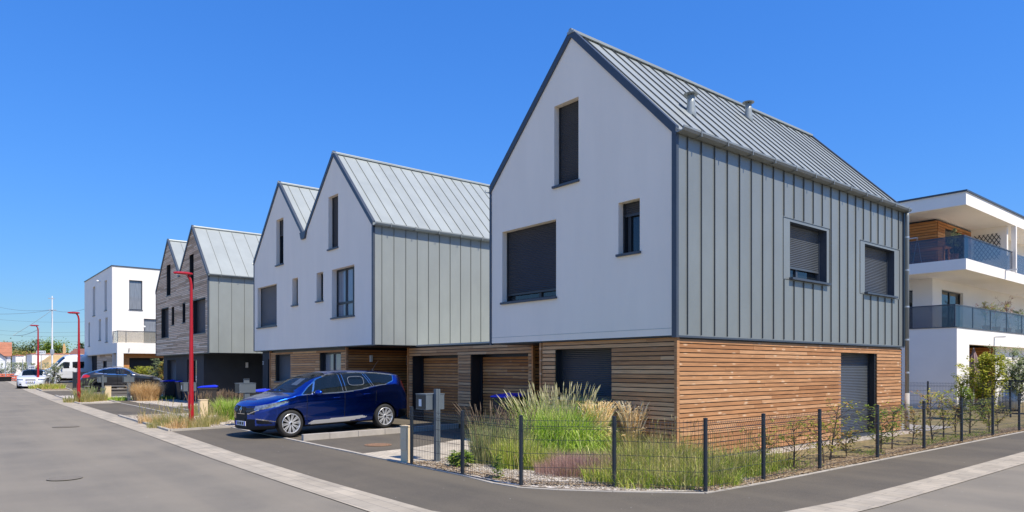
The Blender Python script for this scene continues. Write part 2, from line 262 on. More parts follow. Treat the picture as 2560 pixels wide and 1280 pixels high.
# ---------------------------------------------------------------- mesh helpers
OFF = {}
class MB:
    def __init__(s): s.v = []; s.f = []; s.m = []; s.c = 0
    def face(s, pts, mi=None):
        b = len(s.v); s.v += [tuple(p) for p in pts]; s.f.append(tuple(range(b, b + len(pts)))); s.m.append(s.c if mi is None else mi)
    def mesh(s, vs, fs):
        b = len(s.v); s.v += [tuple(p) for p in vs]; s.f += [tuple(i + b for i in f) for f in fs]; s.m += [s.c] * len(fs)
    def box(s, a, b):
        x0, y0, z0 = (min(a[i], b[i]) for i in range(3)); x1, y1, z1 = (max(a[i], b[i]) for i in range(3))
        s.mesh([(x0, y0, z0), (x1, y0, z0), (x1, y1, z0), (x0, y1, z0), (x0, y0, z1), (x1, y0, z1), (x1, y1, z1), (x0, y1, z1)],
               [(0, 3, 2, 1), (4, 5, 6, 7), (0, 1, 5, 4), (1, 2, 6, 5), (2, 3, 7, 6), (3, 0, 4, 7)])
    def bar(s, p, q, wd, h, up=(0, 0, 1)):      # box along p->q, p,q on the bottom centre line
        p, q = Vector(p), Vector(q); d = (q - p).normalized(); u = Vector(up); sdv = d.cross(u).normalized(); u = sdv.cross(d).normalized()
        vs = []
        for e in (p, q):
            for a, b in ((-1, 0), (1, 0), (1, 1), (-1, 1)): vs.append(e + sdv * (a * wd / 2) + u * (b * h))
        s.mesh(vs, [(0, 1, 2, 3), (7, 6, 5, 4), (0, 4, 5, 1), (1, 5, 6, 2), (2, 6, 7, 3), (3, 7, 4, 0)])
    def tube(s, pts, rs, n=8, cap=True):
        pts = [Vector(p) for p in pts]
        if not isinstance(rs, (list, tuple)): rs = [rs] * len(pts)
        vs = []; fs = []; prev = None
        for i, p in enumerate(pts):
            d = (pts[min(i + 1, len(pts) - 1)] - pts[max(i - 1, 0)]).normalized()
            a = prev if prev is not None else (Vector((0, 0, 1)) if abs(d.z) < .9 else Vector((1, 0, 0)))
            u = d.cross(a).normalized(); v = u.cross(d).normalized(); prev = v
            for k in range(n):
                t = 2 * math.pi * k / n; vs.append(p + (u * math.cos(t) + v * math.sin(t)) * rs[i])
        for i in range(len(pts) - 1):
            for k in range(n):
                a = i * n + k; b = i * n + (k + 1) % n; fs.append((a, a + n, b + n, b))
        if cap: fs.append(tuple(range(n))); fs.append(tuple(range(len(vs) - 1, len(vs) - 1 - n, -1)))
        s.mesh(vs, fs)
    def lathe(s, prof, o=(0, 0, 0), ax='z', n=24, cap=True):   # prof: (r, h)
        vs = []; fs = []
        for r, h in prof:
            for k in range(n):
                t = 2 * math.pi * k / n; a, b = r * math.cos(t), r * math.sin(t)
                vs.append({'z': (o[0] + a, o[1] + b, o[2] + h), 'x': (o[0] + h, o[1] + a, o[2] + b), 'y': (o[0] + b, o[1] + h, o[2] + a)}[ax])
        for i in range(len(prof) - 1):
            for k in range(n):
                a = i * n + k; b = i * n + (k + 1) % n; fs.append((a, b, b + n, a + n))
        if cap and prof[0][0] > 1e-4: fs.append(tuple(range(n - 1, -1, -1)))
        if cap and prof[-1][0] > 1e-4: fs.append(tuple(range(len(vs) - n, len(vs))))
        s.mesh(vs, fs)
    def poly(s, loops, fn, thick=None, nrm=None, flip=False):   # tessellated 2D polygon with holes
        L2 = [[Vector((a, b, 0)) for a, b in lp] for lp in loops]; flat = [p for lp in L2 for p in lp]
        tris = tessellate_polygon(L2); vs = [fn(p.x, p.y) for p in flat]
        s.mesh(vs, [tuple(t) for t in tris])
        if thick:
            d = Vector(nrm) * -thick; k = len(vs)
            for lp_i, lp in enumerate(loops):
                for i in range(len(lp)):
                    a = Vector(fn(*lp[i])); b = Vector(fn(*lp[(i + 1) % len(lp)])); s.face([a, b, b + d, a + d])
            s.mesh([Vector(q) + d for q in vs], [tuple(t) for t in tris])
    def build(s, name, mats, parent=None, smooth=False, loc=None, label=None, local=False):
        """mesh in world coordinates; shifted to its own / its root's base unless local"""
        if parent is None: o0 = Vector(loc or (0, 0, 0))
        else: o0 = OFF.get(parent.name, Vector((0, 0, 0)))
        sub = Vector((0, 0, 0)) if local else o0
        me = bpy.data.meshes.new(name); me.from_pydata([(x - sub.x, y - sub.y, z - sub.z) for x, y, z in s.v], [], s.f)
        for m_ in (mats if isinstance(mats, (list, tuple)) else [mats]): me.materials.append(M[m_] if isinstance(m_, str) else m_)
        me.polygons.foreach_set('material_index', s.m)
        if smooth: me.polygons.foreach_set('use_smooth', [True] * len(s.f))
        me.update()
        o = bpy.data.objects.new(name, me); C.objects.link(o)
        if parent is None: o.location = o0
        else: o.parent = parent
        OFF[o.name] = o0 if not local else Vector((0, 0, 0))
        if label: o['label'] = label
        return o
def fixn(o):
    bm = bmesh.new(); bm.from_mesh(o.data); bmesh.ops.remove_doubles(bm, verts=bm.verts, dist=.0005); bmesh.ops.recalc_face_normals(bm, faces=bm.faces); bm.to_mesh(o.data); bm.free(); return o
def bevel(o, wd=.01, seg=2):
    m = o.modifiers.new('bevel', 'BEVEL'); m.width = wd; m.segments = seg; m.limit_method = 'ANGLE'; return o
def tag(o, label, cat, group=None):
    o['label'] = label; o['category'] = cat
    if group: o['group'] = group
    return o
def thing(name, label, cat, loc=(0, 0, 0), rz=0, group=None):
    o = bpy.data.objects.new(name, None); C.objects.link(o); o.location = loc; o.rotation_euler = (0, 0, rz); o.empty_display_size = .2
    OFF[o.name] = Vector(loc) if rz == 0 else Vector((0, 0, 0)); tag(o, label, cat, group); return o
def structure(o): o['kind'] = 'structure'; return o
def dup(root, loc, rz=0, label=None, sc=1):
    m = {}
    def cp(o, par):
        c = o.copy(); C.objects.link(c)
        if par is not None: c.parent = par
        for ch in list(o.children): cp(ch, c)
        return c
    r = cp(root, None); r.location = loc; r.rotation_euler = (0, 0, rz); r.scale = (sc, sc, sc)
    if label: r['label'] = label
    return r
def text_mesh(txt, size, name, matn, parent, M4, label=None):
    cu = bpy.data.curves.new('t', 'FONT'); cu.body = txt; cu.size = size; cu.align_x = 'CENTER'; cu.align_y = 'CENTER'; cu.extrude = .002
    t = bpy.data.objects.new('t', cu); C.objects.link(t)
    dg = bpy.context.evaluated_depsgraph_get(); me = bpy.data.meshes.new_from_object(t.evaluated_get(dg)); bpy.data.objects.remove(t)
    me.transform(M4 if parent is None else Matrix.Translation(-OFF.get(parent.name, Vector((0, 0, 0)))) @ M4); me.materials.clear(); me.materials.append(M[matn])
    o = bpy.data.objects.new(name, me); C.objects.link(o); o.parent = parent
    if label: o['label'] = label
    return o

# ---------------------------------------------------------------- ground
def ground(name, loop, z, m, fz=None, kind='structure'):
    tris = tessellate_polygon([[Vector((a, b, 0)) for a, b in loop]])
    bm = bmesh.new(); vs = [bm.verts.new((a, b, 0)) for a, b in loop]
    for t in tris: bm.faces.new([vs[i] for i in t])
    bmesh.ops.recalc_face_normals(bm, faces=bm.faces)
    for X in (-74.5, -66, -58, -50, -40):
        bmesh.ops.bisect_plane(bm, geom=bm.verts[:] + bm.edges[:] + bm.faces[:], plane_co=(X, 0, 0), plane_no=(1, 0, 0))
    for v in bm.verts: v.co.z = z + (fz(v.co.x, v.co.y) if fz else gz(v.co.x))
    for f in bm.faces:
        if f.normal.z < 0: f.normal_flip()
    me = bpy.data.meshes.new(name); bm.to_mesh(me); bm.free(); me.materials.append(M[m])
    o = bpy.data.objects.new(name, me); C.objects.link(o); o['kind'] = kind; return o
ground('land', [(-2500, -2500), (1500, -2500), (1500, 2500), (-2500, 2500)], -.03, 'land')
ground('road', [(-160, -12), (40, -12), (40, 90), (-4.4, 90), (-4.4, 14), (-160, 14)], 0, 'road')
inner = [(-105, 5.6), (-55, 5.1), (-40, 5.2), (-28, 4.98), (-19.7, 4.82), (-13.8, 4.58), (-10, 4.52), (-7, 4.55), (-5.6, 4.95), (-4.7, 6.0), (-4.3, 7.4), (-4.15, 9), (-4.15, 12), (-4.2, 17), (-4.2, 80)]
outer = [(-105, 4.9), (-55, 4.38), (-40, 4.45), (-28, 4.25), (-19.7, 4.12), (-13.8, 3.98), (-10, 3.95), (-6.8, 3.95), (-5.2, 4.3), (-4.2, 5.6), (-3.78, 7.2), (-3.67, 9), (-3.67, 12), (-3.68, 17), (-3.68, 80)]
ground('pavement', inner + [(-75, 80), (-75, 14), (-105, 14)], .005, 'pave_asphalt')
for a, b, nm in ((0, 7, 'paving_strip'), (7, 15, 'paving_strip')):
    pass
ground('paving_strip', outer + inner[::-1], .010, 'strip')
ground('paver_path', [(-12.58, 6.5), (-10.72, 6.5), (-10.95, 7.3), (-10.95, 10.3), (-11.5, 10.35), (-11.5, 13), (-13.9, 13), (-13.6, 9.65), (-12.84, 7.92)], .010, 'pavers')
fence_line = [(-10.65, 6.50), (-9.12, 6.52), (-7.68, 6.54), (-6.68, 7.44), (-5.64, 8.2)]
ground('gravel_bed', [(-10.70, 6.52), (-9, 6.52), (-8.09, 6.44), (-7.62, 6.5), (-7.08, 6.8), (-6.49, 7.28), (-5.66, 8.15), (-5.6, 9.3), (-6.6, 11), (-7.25, 12), (-7.25, 20.9), (-8.2, 20.9), (-8.2, 12), (-10.9, 12), (-10.9, 7.3)], .014, 'gravel')
ground('mulch_strip', [(-5.6, 9.3), (-5.58, 60), (-6.15, 60), (-6.15, 10.3)], .018, 'mulch')
ground('dry_lawn', [(-6.15, 10.3), (-6.15, 60), (-12, 60), (-12, 20.9), (-7.25, 20.9), (-7.25, 12), (-6.6, 11)], .014, 'drylawn')
ground('verge', [(-20.4, 4.85), (-27.6, 4.98), (-28.0, 6.7), (-20.6, 6.52)], .016, 'gravel')
ground('verge', [(-20.8, 6.55), (-28.05, 6.75), (-28.4, 9.9), (-20.8, 10.1)], .014, 'gravel')
ground('verge', [(-38.6, 5.25), (-47.6, 5.3), (-47.8, 6.9), (-38.3, 6.85)], .016, 'gravel')
ground('verge', [(-38.4, 7.6), (-45.5, 7.6), (-45.5, 12), (-34.5, 12), (-33, 8.1), (-38.3, 7.5)], .014, 'gravel')
ground('verge', [(-54.6, 5.3), (-61.5, 5.5), (-61.8, 7.0), (-54.4, 6.9)], .016, 'mulch')
ground('verge', [(-110, 5.8), (-160, 8), (-160, 60), (-76, 60), (-76, 13), (-90, 8)], .02, 'gravel')
# raised parking bay
ground('parking_bay', [(-20.7, 6.6), (-15.85, 6.6), (-16.1, 9.4), (-16.25, 11.45), (-18.9, 11.45), (-20.7, 13)], .012, 'pave_asphalt', fz=lambda x, y: max(0, min(.11, (y - 6.6) * .023)))
def edging(name, pts, wd, z0, z1, m='kerb', joint=1.0):
    mb = MB()
    for (a, b) in zip(pts[:-1], pts[1:]):
        A, B = Vector((*a, 0)), Vector((*b, 0)); n = max(1, round((B - A).length / joint))
        for i in range(n):
            p = A.lerp(B, i / n); q = A.lerp(B, (i + 1) / n); e = (q - p).normalized() * .004
            p = p + e; q = q - e; p.z = z0 + gz(p.x); q.z = z0 + gz(q.x); mb.bar(p, q, wd, z1 - z0 + random.uniform(-.003, .003))
    return structure(mb.build(name, m))
edging('kerb', [(-20.55, 6.52), (-15.7, 6.5), (-12.6, 6.47), (-10.7, 6.45)], .09, -.01, .022)
edging('kerb', [(-10.66, 6.44), (-9, 6.45), (-8.09, 6.36), (-7.59, 6.42), (-7.08, 6.72), (-6.49, 7.2), (-5.61, 8.08), (-5.54, 9.5), (-5.52, 60)], .07, -.01, .014)
edging('kerb', [(-28.0, 4.95), (-20.35, 4.82), (-20.6, 6.48)], .10, -.01, .06)
edging('kerb', [(-28.0, 5.0), (-28.05, 6.7), (-20.8, 6.53)], .08, -.01, .03)
edging('kerb', [(-38.45, 6.86), (-28.1, 6.75)], .09, -.01, .022)
edging('kerb', [(-47.8, 5.2), (-38.5, 5.2), (-38.4, 6.82), (-47.8, 6.95)], .10, -.01, .055)
edging('kerb', [(-61.7, 5.3), (-54.5, 5.2), (-54.3, 6.85), (-61.7, 7.1)], .10, -.01, .055)
edging('kerb', [(-38, 7.9), (-29, 7.8), (-28.7, 9.8)], .09, -.01, .03)
# kerb wall beside the parked car
mb = MB()
kp = [(-15.72, 6.60, .155), (-15.79, 7.3, .152), (-15.87, 8.1, .148), (-15.95, 8.9, .145), (-16.03, 9.7, .142), (-16.1, 10.5, .14), (-16.17, 11.4, .14)]
for a, b in zip(kp[:-1], kp[1:]): mb.bar((a[0], a[1] + .004, -.02), (b[0], b[1] - .004, -.02), .10, a[2] + .02)
structure(bevel(mb.build('kerb_wall', 'concrete'), .006))
def manhole(label, x, y, r, m='rust'):
    t = thing('manhole_cover', label, 'manhole cover', (x, y, gz(x) + .011))
    mb = MB(); mb.lathe([(r, 0), (r, .006), (r * .88, .006), (r * .88, .002)], n=36); mb.build('frame_ring', m, t, local=True)
    mb = MB(); mb.lathe([(r * .86, 0), (r * .86, .004), (0.0001, .004)], n=36)
    for i in range(-5, 6):
        h = math.sqrt(max(0, 1 - (i / 6) ** 2)) * r * .8; mb.box((i * r * .14 - .015, -h, .004), (i * r * .14 + .015, h, .009))
    mb.build('lid', m, t, local=True)
    if m != 'rust': t.scale = (1, 1, .6)
manhole('round rusty cover in the driveway beside the concrete kerb wall', -13.76, 7.53, .30)
ground('parking_bay', [(-55, 6.95), (-48.5, 6.95), (-48.5, 14), (-55, 14)], .012, 'pave_asphalt', fz=lambda x, y: gz(x) + max(0, min(.09, (y - 6.95) * .1)))
manhole('large round rusty cover far out in the street', -23.9, 2.85, .34, 'road_iron')
manhole('round dark cover in the street nearest the bottom edge', -12.7, 1.5, .24, 'road_iron')

# ---------------------------------------------------------------- house helpers
def wallfn(axis, c):      # axis 'Y': plane y=c, coords (x,z);  axis 'X': plane x=c, coords (y,z)
    return (lambda u, z: (u, c, z)) if axis == 'Y' else (lambda u, z: (c, u, z))
def rect(h): a, b, c, d = h; return [(a, c), (b, c), (b, d), (a, d)]       # (u0,u1,z0,z1)
def wall(mb, axis, c, outer, holes, depth, sgn=1):     # sgn: direction inward along the axis
    fn = wallfn(axis, c); fi = wallfn(axis, c + depth * sgn)
    mb.poly([outer] + [rect(h) for h in holes], fn)
    for a, b, z0, z1 in holes:
        q = [(a, z0), (b, z0), (b, z1), (a, z1)]
        for i in range(4):
            p, r = q[i], q[(i + 1) % 4]; mb.face([fn(*p), fn(*r), fi(*r), fi(*p)])
def boards(mb, axis, c, outer, holes, pitch=.086, gap=.018, th=.022, sgn=1, joint=3.4, proud=0):
    """horizontal planks with open joints, clipped to outline and openings. outer: polygon (u,z)"""
    zs = [p[1] for p in outer]; z = min(zs) + gap / 2
    while z + pitch - gap <= max(zs) + .001:
        zm = z + (pitch - gap) / 2; xs = []
        for i in range(len(outer)):
            (a, za), (b, zb) = outer[i], outer[(i + 1) % len(outer)]
            if (za - zm) * (zb - zm) < 0: xs.append(a + (b - a) * (zm - za) / (zb - za))
        xs.sort(); segs = [(xs[i], xs[i + 1]) for i in range(0, len(xs) - 1, 2)]
        for h in holes:
            ns = []
            for s0, s1 in segs:
                if h[2] < zm < h[3] and s1 > h[0] and s0 < h[1]:
                    if s0 < h[0]: ns.append((s0, h[0]))
                    if s1 > h[1]: ns.append((h[1], s1))
                else: ns.append((s0, s1))
            segs = ns
        for s0, s1 in segs:
            cuts = [s0]; t = s0 + random.uniform(.4, joint)
            while t < s1 - .3: cuts.append(t); t += random.uniform(joint * .6, joint)
            cuts.append(s1)
            for a, b in zip(cuts[:-1], cuts[1:]):
                if b - a < .02: continue
                a += .0015; b -= .0015; j = random.uniform(-.002, .002); o = c - sgn * (proud + j); i = o + sgn * th
                tl = sgn * .006     # lower edge stands slightly proud
                if axis == 'Y': q = [(a, o - tl, z), (b, o - tl, z), (b, o, z + pitch - gap), (a, o, z + pitch - gap), (a, i, z), (b, i, z), (b, i, z + pitch - gap), (a, i, z + pitch - gap)]
                else: q = [(o - tl, a, z), (o - tl, b, z), (o, b, z + pitch - gap), (o, a, z + pitch - gap), (i, a, z), (i, b, z), (i, b, z + pitch - gap), (i, a, z + pitch - gap)]
                mb.mesh(q, [(0, 1, 2, 3), (4, 7, 6, 5), (0, 4, 5, 1), (3, 2, 6, 7), (0, 3, 7, 4), (1, 5, 6, 2)])
        z += pitch
def P3(axis, c): return (lambda u, d, z: (u, c + d, z)) if axis == 'Y' else (lambda u, d, z: (c - d, u, z))
def pbox(mb, pf, a, b): mb.box(pf(*a), pf(*b))
def window(root, axis, c, h, depth=.2, shutter=None, sill=True, mull=(), frame='dark', glass='glass', lintel=None, name='window', sm='shutter', sillm='trim', fw=.055, silld=.05, transom=None, label=None):
    """window > sill, shutter, pane; h=(u0,u1,z0,z1); shutter = fraction closed"""
    pf = P3(axis, c); u0, u1, z0, z1 = h; e = .003
    mb = MB(); u0 += e; u1 -= e; z0 += e; z1 -= e; d0, d1 = depth - .03, depth + .03
    for a, b in (((u0, d0, z0), (u0 + fw, d1, z1)), ((u1 - fw, d0, z0), (u1, d1, z1)), ((u0 + fw, d0, z0), (u1 - fw, d1, z0 + fw)), ((u0 + fw, d0, z1 - fw), (u1 - fw, d1, z1))): pbox(mb, pf, a, b)
    for f in mull:
        um = u0 + (u1 - u0) * f; pbox(mb, pf, (um - .04, d0 + .004, z0 + fw), (um + .04, d1, z1 - fw))
    if transom:
        zt = z0 + (z1 - z0) * transom; pbox(mb, pf, (u0 + fw, d0 + .006, zt - .035), (u1 - fw, d1 - .004, zt + .035))
    wn = mb.build(name, frame, root, label=label)
    mb = MB(); pbox(mb, pf, (u0 + .01, depth + .01, z0 + .01), (u1 - .01, depth + .02, z1 - .01)); mb.build('pane', glass, wn)
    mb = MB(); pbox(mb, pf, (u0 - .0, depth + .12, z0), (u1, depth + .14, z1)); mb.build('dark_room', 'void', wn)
    if shutter:
        mb = MB(); zb = z1 - (z1 - z0) * shutter; g = .045; p = .04; z = zb + .05; q0 = depth - .052
        pbox(mb, pf, (u0 + g, q0 - .004, zb), (u1 - g, q0 + .012, zb + .05))
        while z < z1 - .001:
            t = min(z + p, z1)
            A = [pf(u0 + g, q0 + .008, z), pf(u1 - g, q0 + .008, z), pf(u1 - g, q0 - .004, (z + t) / 2), pf(u0 + g, q0 - .004, (z + t) / 2), pf(u1 - g, q0 + .008, t), pf(u0 + g, q0 + .008, t)]
            mb.mesh(A, [(0, 1, 2, 3), (3, 2, 4, 5)]); z = t
        mb.build('shutter', sm, wn)
        mb = MB()
        for a, b in ((u0, u0 + g - .002), (u1 - g + .002, u1)): pbox(mb, pf, (a + .001, q0 - .012, z0 + .001), (b, d0 - .001, z1 - .001))
        mb.build('shutter_rail', frame, wn)
        if shutter < .995:
            pass
    if sill:
        mb = MB(); pbox(mb, pf, (u0 - .035, -silld, z0 - .045), (u1 + .035, -.002, z0 + .001)); pbox(mb, pf, (u0 + .001, -.002, z0 - .001), (u1 - .001, d0, z0 + .012)); mb.build('sill', sillm, wn)
    return wn
def seams_roof(mb, eave, ridge, y0, y1, sp=.43, h=.032, th=.05, off=.15):
    """sheet + standing seams. eave/ridge: (x,z)"""
    ex, ez = eave; rx, rz = ridge; d = Vector((rx - ex, 0, rz - ez)); nrm = Vector((-(rz - ez), 0, rx - ex)).normalized()
    if nrm.z < 0: nrm = -nrm
    y = y0; ys = [y0]; t = y0 + off + sp
    while t < y1 - .05: ys.append(t); t += sp
    ys.append(y1)
    for a, b in zip(ys[:-1], ys[1:]):
        j = nrm * random.uniform(-.0015, .0015)
        A = [Vector((ex, a + .0005, ez)) + j, Vector((ex, b - .0005, ez)) + j, Vector((rx, b - .0005, rz)) + j, Vector((rx, a + .0005, rz)) + j]; B = [p - nrm * th for p in A]
        mb.mesh(A + B, [(0, 1, 2, 3), (7, 6, 5, 4), (0, 4, 5, 1), (2, 6, 7, 3), (0, 3, 7, 4), (1, 5, 6, 2)])
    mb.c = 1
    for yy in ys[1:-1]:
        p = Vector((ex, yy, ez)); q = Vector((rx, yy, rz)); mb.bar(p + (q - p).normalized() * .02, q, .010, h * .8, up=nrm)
    mb.c = 0
def seams_wall(mb, X, y0, y1, z0, z1, seams, holes=(), panels=(), rib=.026):
    """zinc wall facing +X with vertical ribs; panels: flat surrounds (ya,yb,za,zb) where ribs stop"""
    wall(mb, 'X', X, [(y0, z0), (y1, z0), (y1, z1), (y0, z1)], holes, .26, -1)
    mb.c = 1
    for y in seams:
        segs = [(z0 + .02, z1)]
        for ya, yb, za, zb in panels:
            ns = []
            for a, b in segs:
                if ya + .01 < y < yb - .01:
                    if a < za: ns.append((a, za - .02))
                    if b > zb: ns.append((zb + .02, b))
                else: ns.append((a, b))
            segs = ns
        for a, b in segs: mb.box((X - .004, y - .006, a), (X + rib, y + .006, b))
    mb.c = 0
def gutter(mb, X, z, y0, y1, sg=1):
    x0, x1 = X + sg * .01, X + sg * .20; n = 10; pr = [(x0, z + .0), (x0, z - .085), (X + sg * .06, z - .095), (X + sg * .17, z - .075), (x1, z - .03), (x1, z + .005), (x1 - sg * .012, z + .005), (X + sg * .158, z - .062), (X + sg * .055, z - .080), (X + sg * .022, z - .072), (X + sg * .022, z)]
    vs = [(a, y0, b) for a, b in pr] + [(a, y1, b) for a, b in pr]; k = len(pr)
    mb.mesh(vs, [(i, (i + 1) % k, (i + 1) % k + k, i + k) for i in range(k)] + [tuple(range(k))[::-1], tuple(range(k, 2 * k))])
def brackets(g, X, z, y0, y1, sg=1, sp=.86):
    y = y0 + .5
    while y < y1: mb = MB(); mb.box((X + sg * .008, y - .012, z - .102), (X + sg * .208, y + .012, z - .090)); mb.box((X + sg * .198, y - .012, z - .090), (X + sg * .208, y + .012, z + .014)); mb.build('gutter_bracket', 'zinc', g); y += sp
def rake(mb, Y, a, b, wd=.10, pr=.035, tuck=.0):     # dark verge flashing along a gable edge; a,b: (x,z) top line
    A, B = Vector((a[0], 0, a[1])), Vector((b[0], 0, b[1])); d = (B - A).normalized(); dn = Vector((d.z, 0, -d.x))
    if dn.z > 0: dn = -dn
    up = .035; q = [A - dn * up, B - dn * up, B + dn * wd, A + dn * wd]
    # plumb ends
    def plumb(P, x):
        t = (x - P.x) / d.x; return P + d * t
    q = [plumb(q[0], a[0]), plumb(q[1], b[0]), plumb(q[2], b[0]), plumb(q[3], a[0])]
    vs = [(p.x, Y - pr, p.z) for p in q] + [(p.x, Y + .06, p.z) for p in q]
    mb.mesh(vs, [(0, 1, 2, 3), (7, 6, 5, 4), (0, 4, 5, 1), (1, 5, 6, 2), (2, 6, 7, 3), (3, 7, 4, 0)])
def corner_trim(mb, x0, x1, Y, z0, z1, pr=.02): mb.box((x0, Y - pr, z0), (x1, Y + .05, z1))

# ================================================================ house nearest the camera
xa, ya, xl, yb, zb, ze, zr, xr = -7.74, 10.28, -13.20, 20.40, 2.32, 6.06, 8.80, -10.42
H1 = thing('gabled_house', 'nearest tall gabled house, white plaster front, ribbed zinc side and larch ground floor', 'house', (-10.5, 15, 0), group='gabled houses along the street')
gable = [(xl, zb), (xa - .07, zb), (xa - .07, ze), (xr, zr), (xl, ze)]
holes = [(-10.96, -10.22, 5.66, 7.40), (-12.76, -10.90, 3.27, 4.95), (-9.12, -8.58, 3.95, 4.97)]
mb = MB(); wall(mb, 'Y', ya, gable, holes, .24)
mb.face([(xl, ya, zb), (xl, yb, zb), (xl, yb, ze), (xl, ya, ze)])                       # shaded left side
mb.poly([[(xl, zb), (xa, zb), (xa, ze), (xr, zr), (xl, ze)]], wallfn('Y', yb))
mb.build('plaster_wall', 'render', H1); mb = MB(); mb.box((xl + .04, ya - .004, zb + .13), (xa - .09, ya + .01, zb + .137)); mb.build('base_bead', 'zinc_lt', H1)
mb = MB(); mb.box((xl + .02, ya + .03, zb - .03), (xa - .02, yb - .02, zb + .02)); mb.build('soffit', 'dark', H1)
window(H1, 'Y', ya, holes[0], .2, shutter=1, sm='shutter_dk', label='narrow tall upper window, shutter fully down')
window(H1, 'Y', ya, holes[1], .2, shutter=.905, mull=(.62,), glass='tan_pane' if False else 'glass', sm='shutter_dk', label='large square window, shutter nearly down')
window(H1, 'Y', ya, holes[2], .2, shutter=.27, mull=(.25,), sm='shutter_dk', label='small window with shutter mostly up')
seam_y = [10.61 + .4285 * i for i in range(23)]
w1 = (14.31, 15.99, 3.70, 4.93); w2 = (18.0, 19.79, 3.64, 4.87)
mb = MB(); pan = [(14.02, 16.12, 3.66, 4.99), (17.72, 20.12, 3.60, 4.93)]
seams_wall(mb, xa, ya + .0, yb, zb, ze, seam_y, [w1, w2], pan)
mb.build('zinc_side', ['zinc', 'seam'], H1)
for p in pan:
    mb = MB()
    mb.box((xa - .004, p[0], p[3]), (xa + .010, p[1], p[3] + .008))
    for s in (0, 1): mb.box((xa - .004, p[0 if s == 0 else 1] - .004, p[2]), (xa + .012, p[0 if s == 0 else 1] + .004, p[3]))
    mb.box((xa - .004, p[0], p[2] - .006), (xa + .008, p[1], p[2] - .001)); mb.build('window_surround', 'seam', H1)
window(H1, 'X', xa, w1, .23, shutter=.80, mull=(.4,), sm='shutter', sillm='trim', silld=.09, frame='trim', label='window in zinc side with shutter partly raised')
window(H1, 'X', xa, w2, .23, shutter=.985, sm='shutter', sillm='trim', silld=.09, frame='trim', label='window in zinc side with shutter down')
for (a, b, c_, d_) in (w1, w2):
    mb = MB()
    for p, q in (((xa - .20, a + .0015, c_), (xa + .002, a + .0035, d_)), ((xa - .20, b - .0035, c_), (xa + .002, b - .0015, d_)), ((xa - .20, a + .004, d_ - .0035), (xa + .002, b - .004, d_ - .0015))): mb.box(p, q)
    mb.build('window_reveal', 'trim', H1)
# ground floor timber
gx0, gY = -11.50, 10.36; gX = -7.77; gw = (-11.02, -9.37, 1.08, 2.16); dr = (16.76, 18.78, .02, 2.12)
mb = MB(); boards(mb, 'Y', gY, [(gx0 + .07, .06), (gX - .05, .06), (gX - .05, zb - .03), (gx0 + .07, zb - .03)], [gw], joint=3.2)
mb.build('timber_front', 'wood_shade', H1)
mb = MB(); boards(mb, 'X', gX, [(gY + .06, .03), (yb - .05, .03), (yb - .05, zb - .02), (gY + .06, zb - .02)], [dr], sgn=-1, joint=3.4)
mb.build('timber_side', 'wood_sun', H1)
mb = MB(); mb.box((gX - .05, gY - .025, .05), (gX + .012, gY + .05, zb - .035)); mb.build('timber_corner_post', 'wood_sun', H1); mb = MB(); mb.box((gx0 - .0, gY - .03, .03), (gx0 + .055, gY + .05, zb - .035)); mb.build('timber_corner_post', 'wood_sun', H1)
mb = MB(); wall(mb, 'Y', gY + .05, [(gx0, 0), (gX - .06, 0), (gX - .06, zb), (gx0, zb)], [gw], .2); wall(mb, 'X', gX - .05, [(gY + .05, 0), (yb, 0), (yb, zb), (gY + .05, zb)], [dr], .26, -1)
mb.face([(gx0, gY + .05, 0), (gx0, yb, 0), (gx0, yb, zb), (gx0, gY + .05, zb)]); mb.face([(gx0, yb - .1, 0), (gX - .06, yb - .1, 0), (gX - .06, yb - .1, zb), (gx0, yb - .1, zb)])
mb.build('backing_wall', 'dark', H1)
window(H1, 'Y', gY, gw, .22, shutter=.99, sm='shutter_dk', sill=True, label='ground floor window, black shutter down')
pf = P3('X', gX)
dw = window(H1, 'X', gX, dr, .25, shutter=.975, sm='shutter', sill=False, name='patio_door', frame='trim', label='tall glazed door, ribbed grey shutter down')
mb = MB(); mb.box((gX - .24, dr[0], .0), (gX + .02, dr[1], .05)); mb.build('door_threshold', 'trim', H1)
mb = MB(); mb.box((gX - .16, 18.70, .05), (gX - .03, 18.765, 2.11)); mb.build('door_reveal', 'dark', H1)
# recessed entrance to the left
mb = MB(); mb.box((-13.0, 13.0, 0), (gx0 - .01, 13.05, zb - .03)); mb.build('entrance_wall', 'darkrender', H1)
mb = MB(); mb.box((-12.6, 12.94, .05), (-11.7, 12.99, 2.1)); mb.build('front_door', 'dark', H1)
# roof
mb = MB(); seams_roof(mb, (xa + .03, ze + .0), (xr, zr + .015), ya - .02, yb + .03, off=-.10)
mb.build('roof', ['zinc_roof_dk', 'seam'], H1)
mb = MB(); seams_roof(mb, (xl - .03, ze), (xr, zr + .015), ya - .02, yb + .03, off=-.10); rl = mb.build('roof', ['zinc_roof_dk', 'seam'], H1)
mb = MB(); mb.tube([(xr, ya - .05, zr + .035), (xr, yb + .06, zr + .035)], .055, 8); mb.box((xr - .10, ya - .045, zr - .02), (xr + .10, yb + .05, zr + .03)); mb.build('ridge_cap', 'zinc_roof_dk', H1)
mb = MB(); gutter(mb, xa, ze + .015, ya - .03, yb + .05); gu = mb.build('gutter', 'zinc', H1)
mb = MB(); gutter(mb, xl, ze + .01, ya - .03, yb + .05, -1); mb.build('gutter', 'zinc_lt', H1)
brackets(gu, xa, ze + .015, ya, yb)
mb = MB(); rake(mb, ya, (xa + .02, ze + .01), (xr, zr + .05), .10); rake(mb, ya, (xl - .02, ze + .01), (xr, zr + .05), .10)
corner_trim(mb, xa - .08, xa + .025, ya, zb - .04, ze + .01); corner_trim(mb, xl - .03, xl + .035, ya, zb - .04, ze - .02)
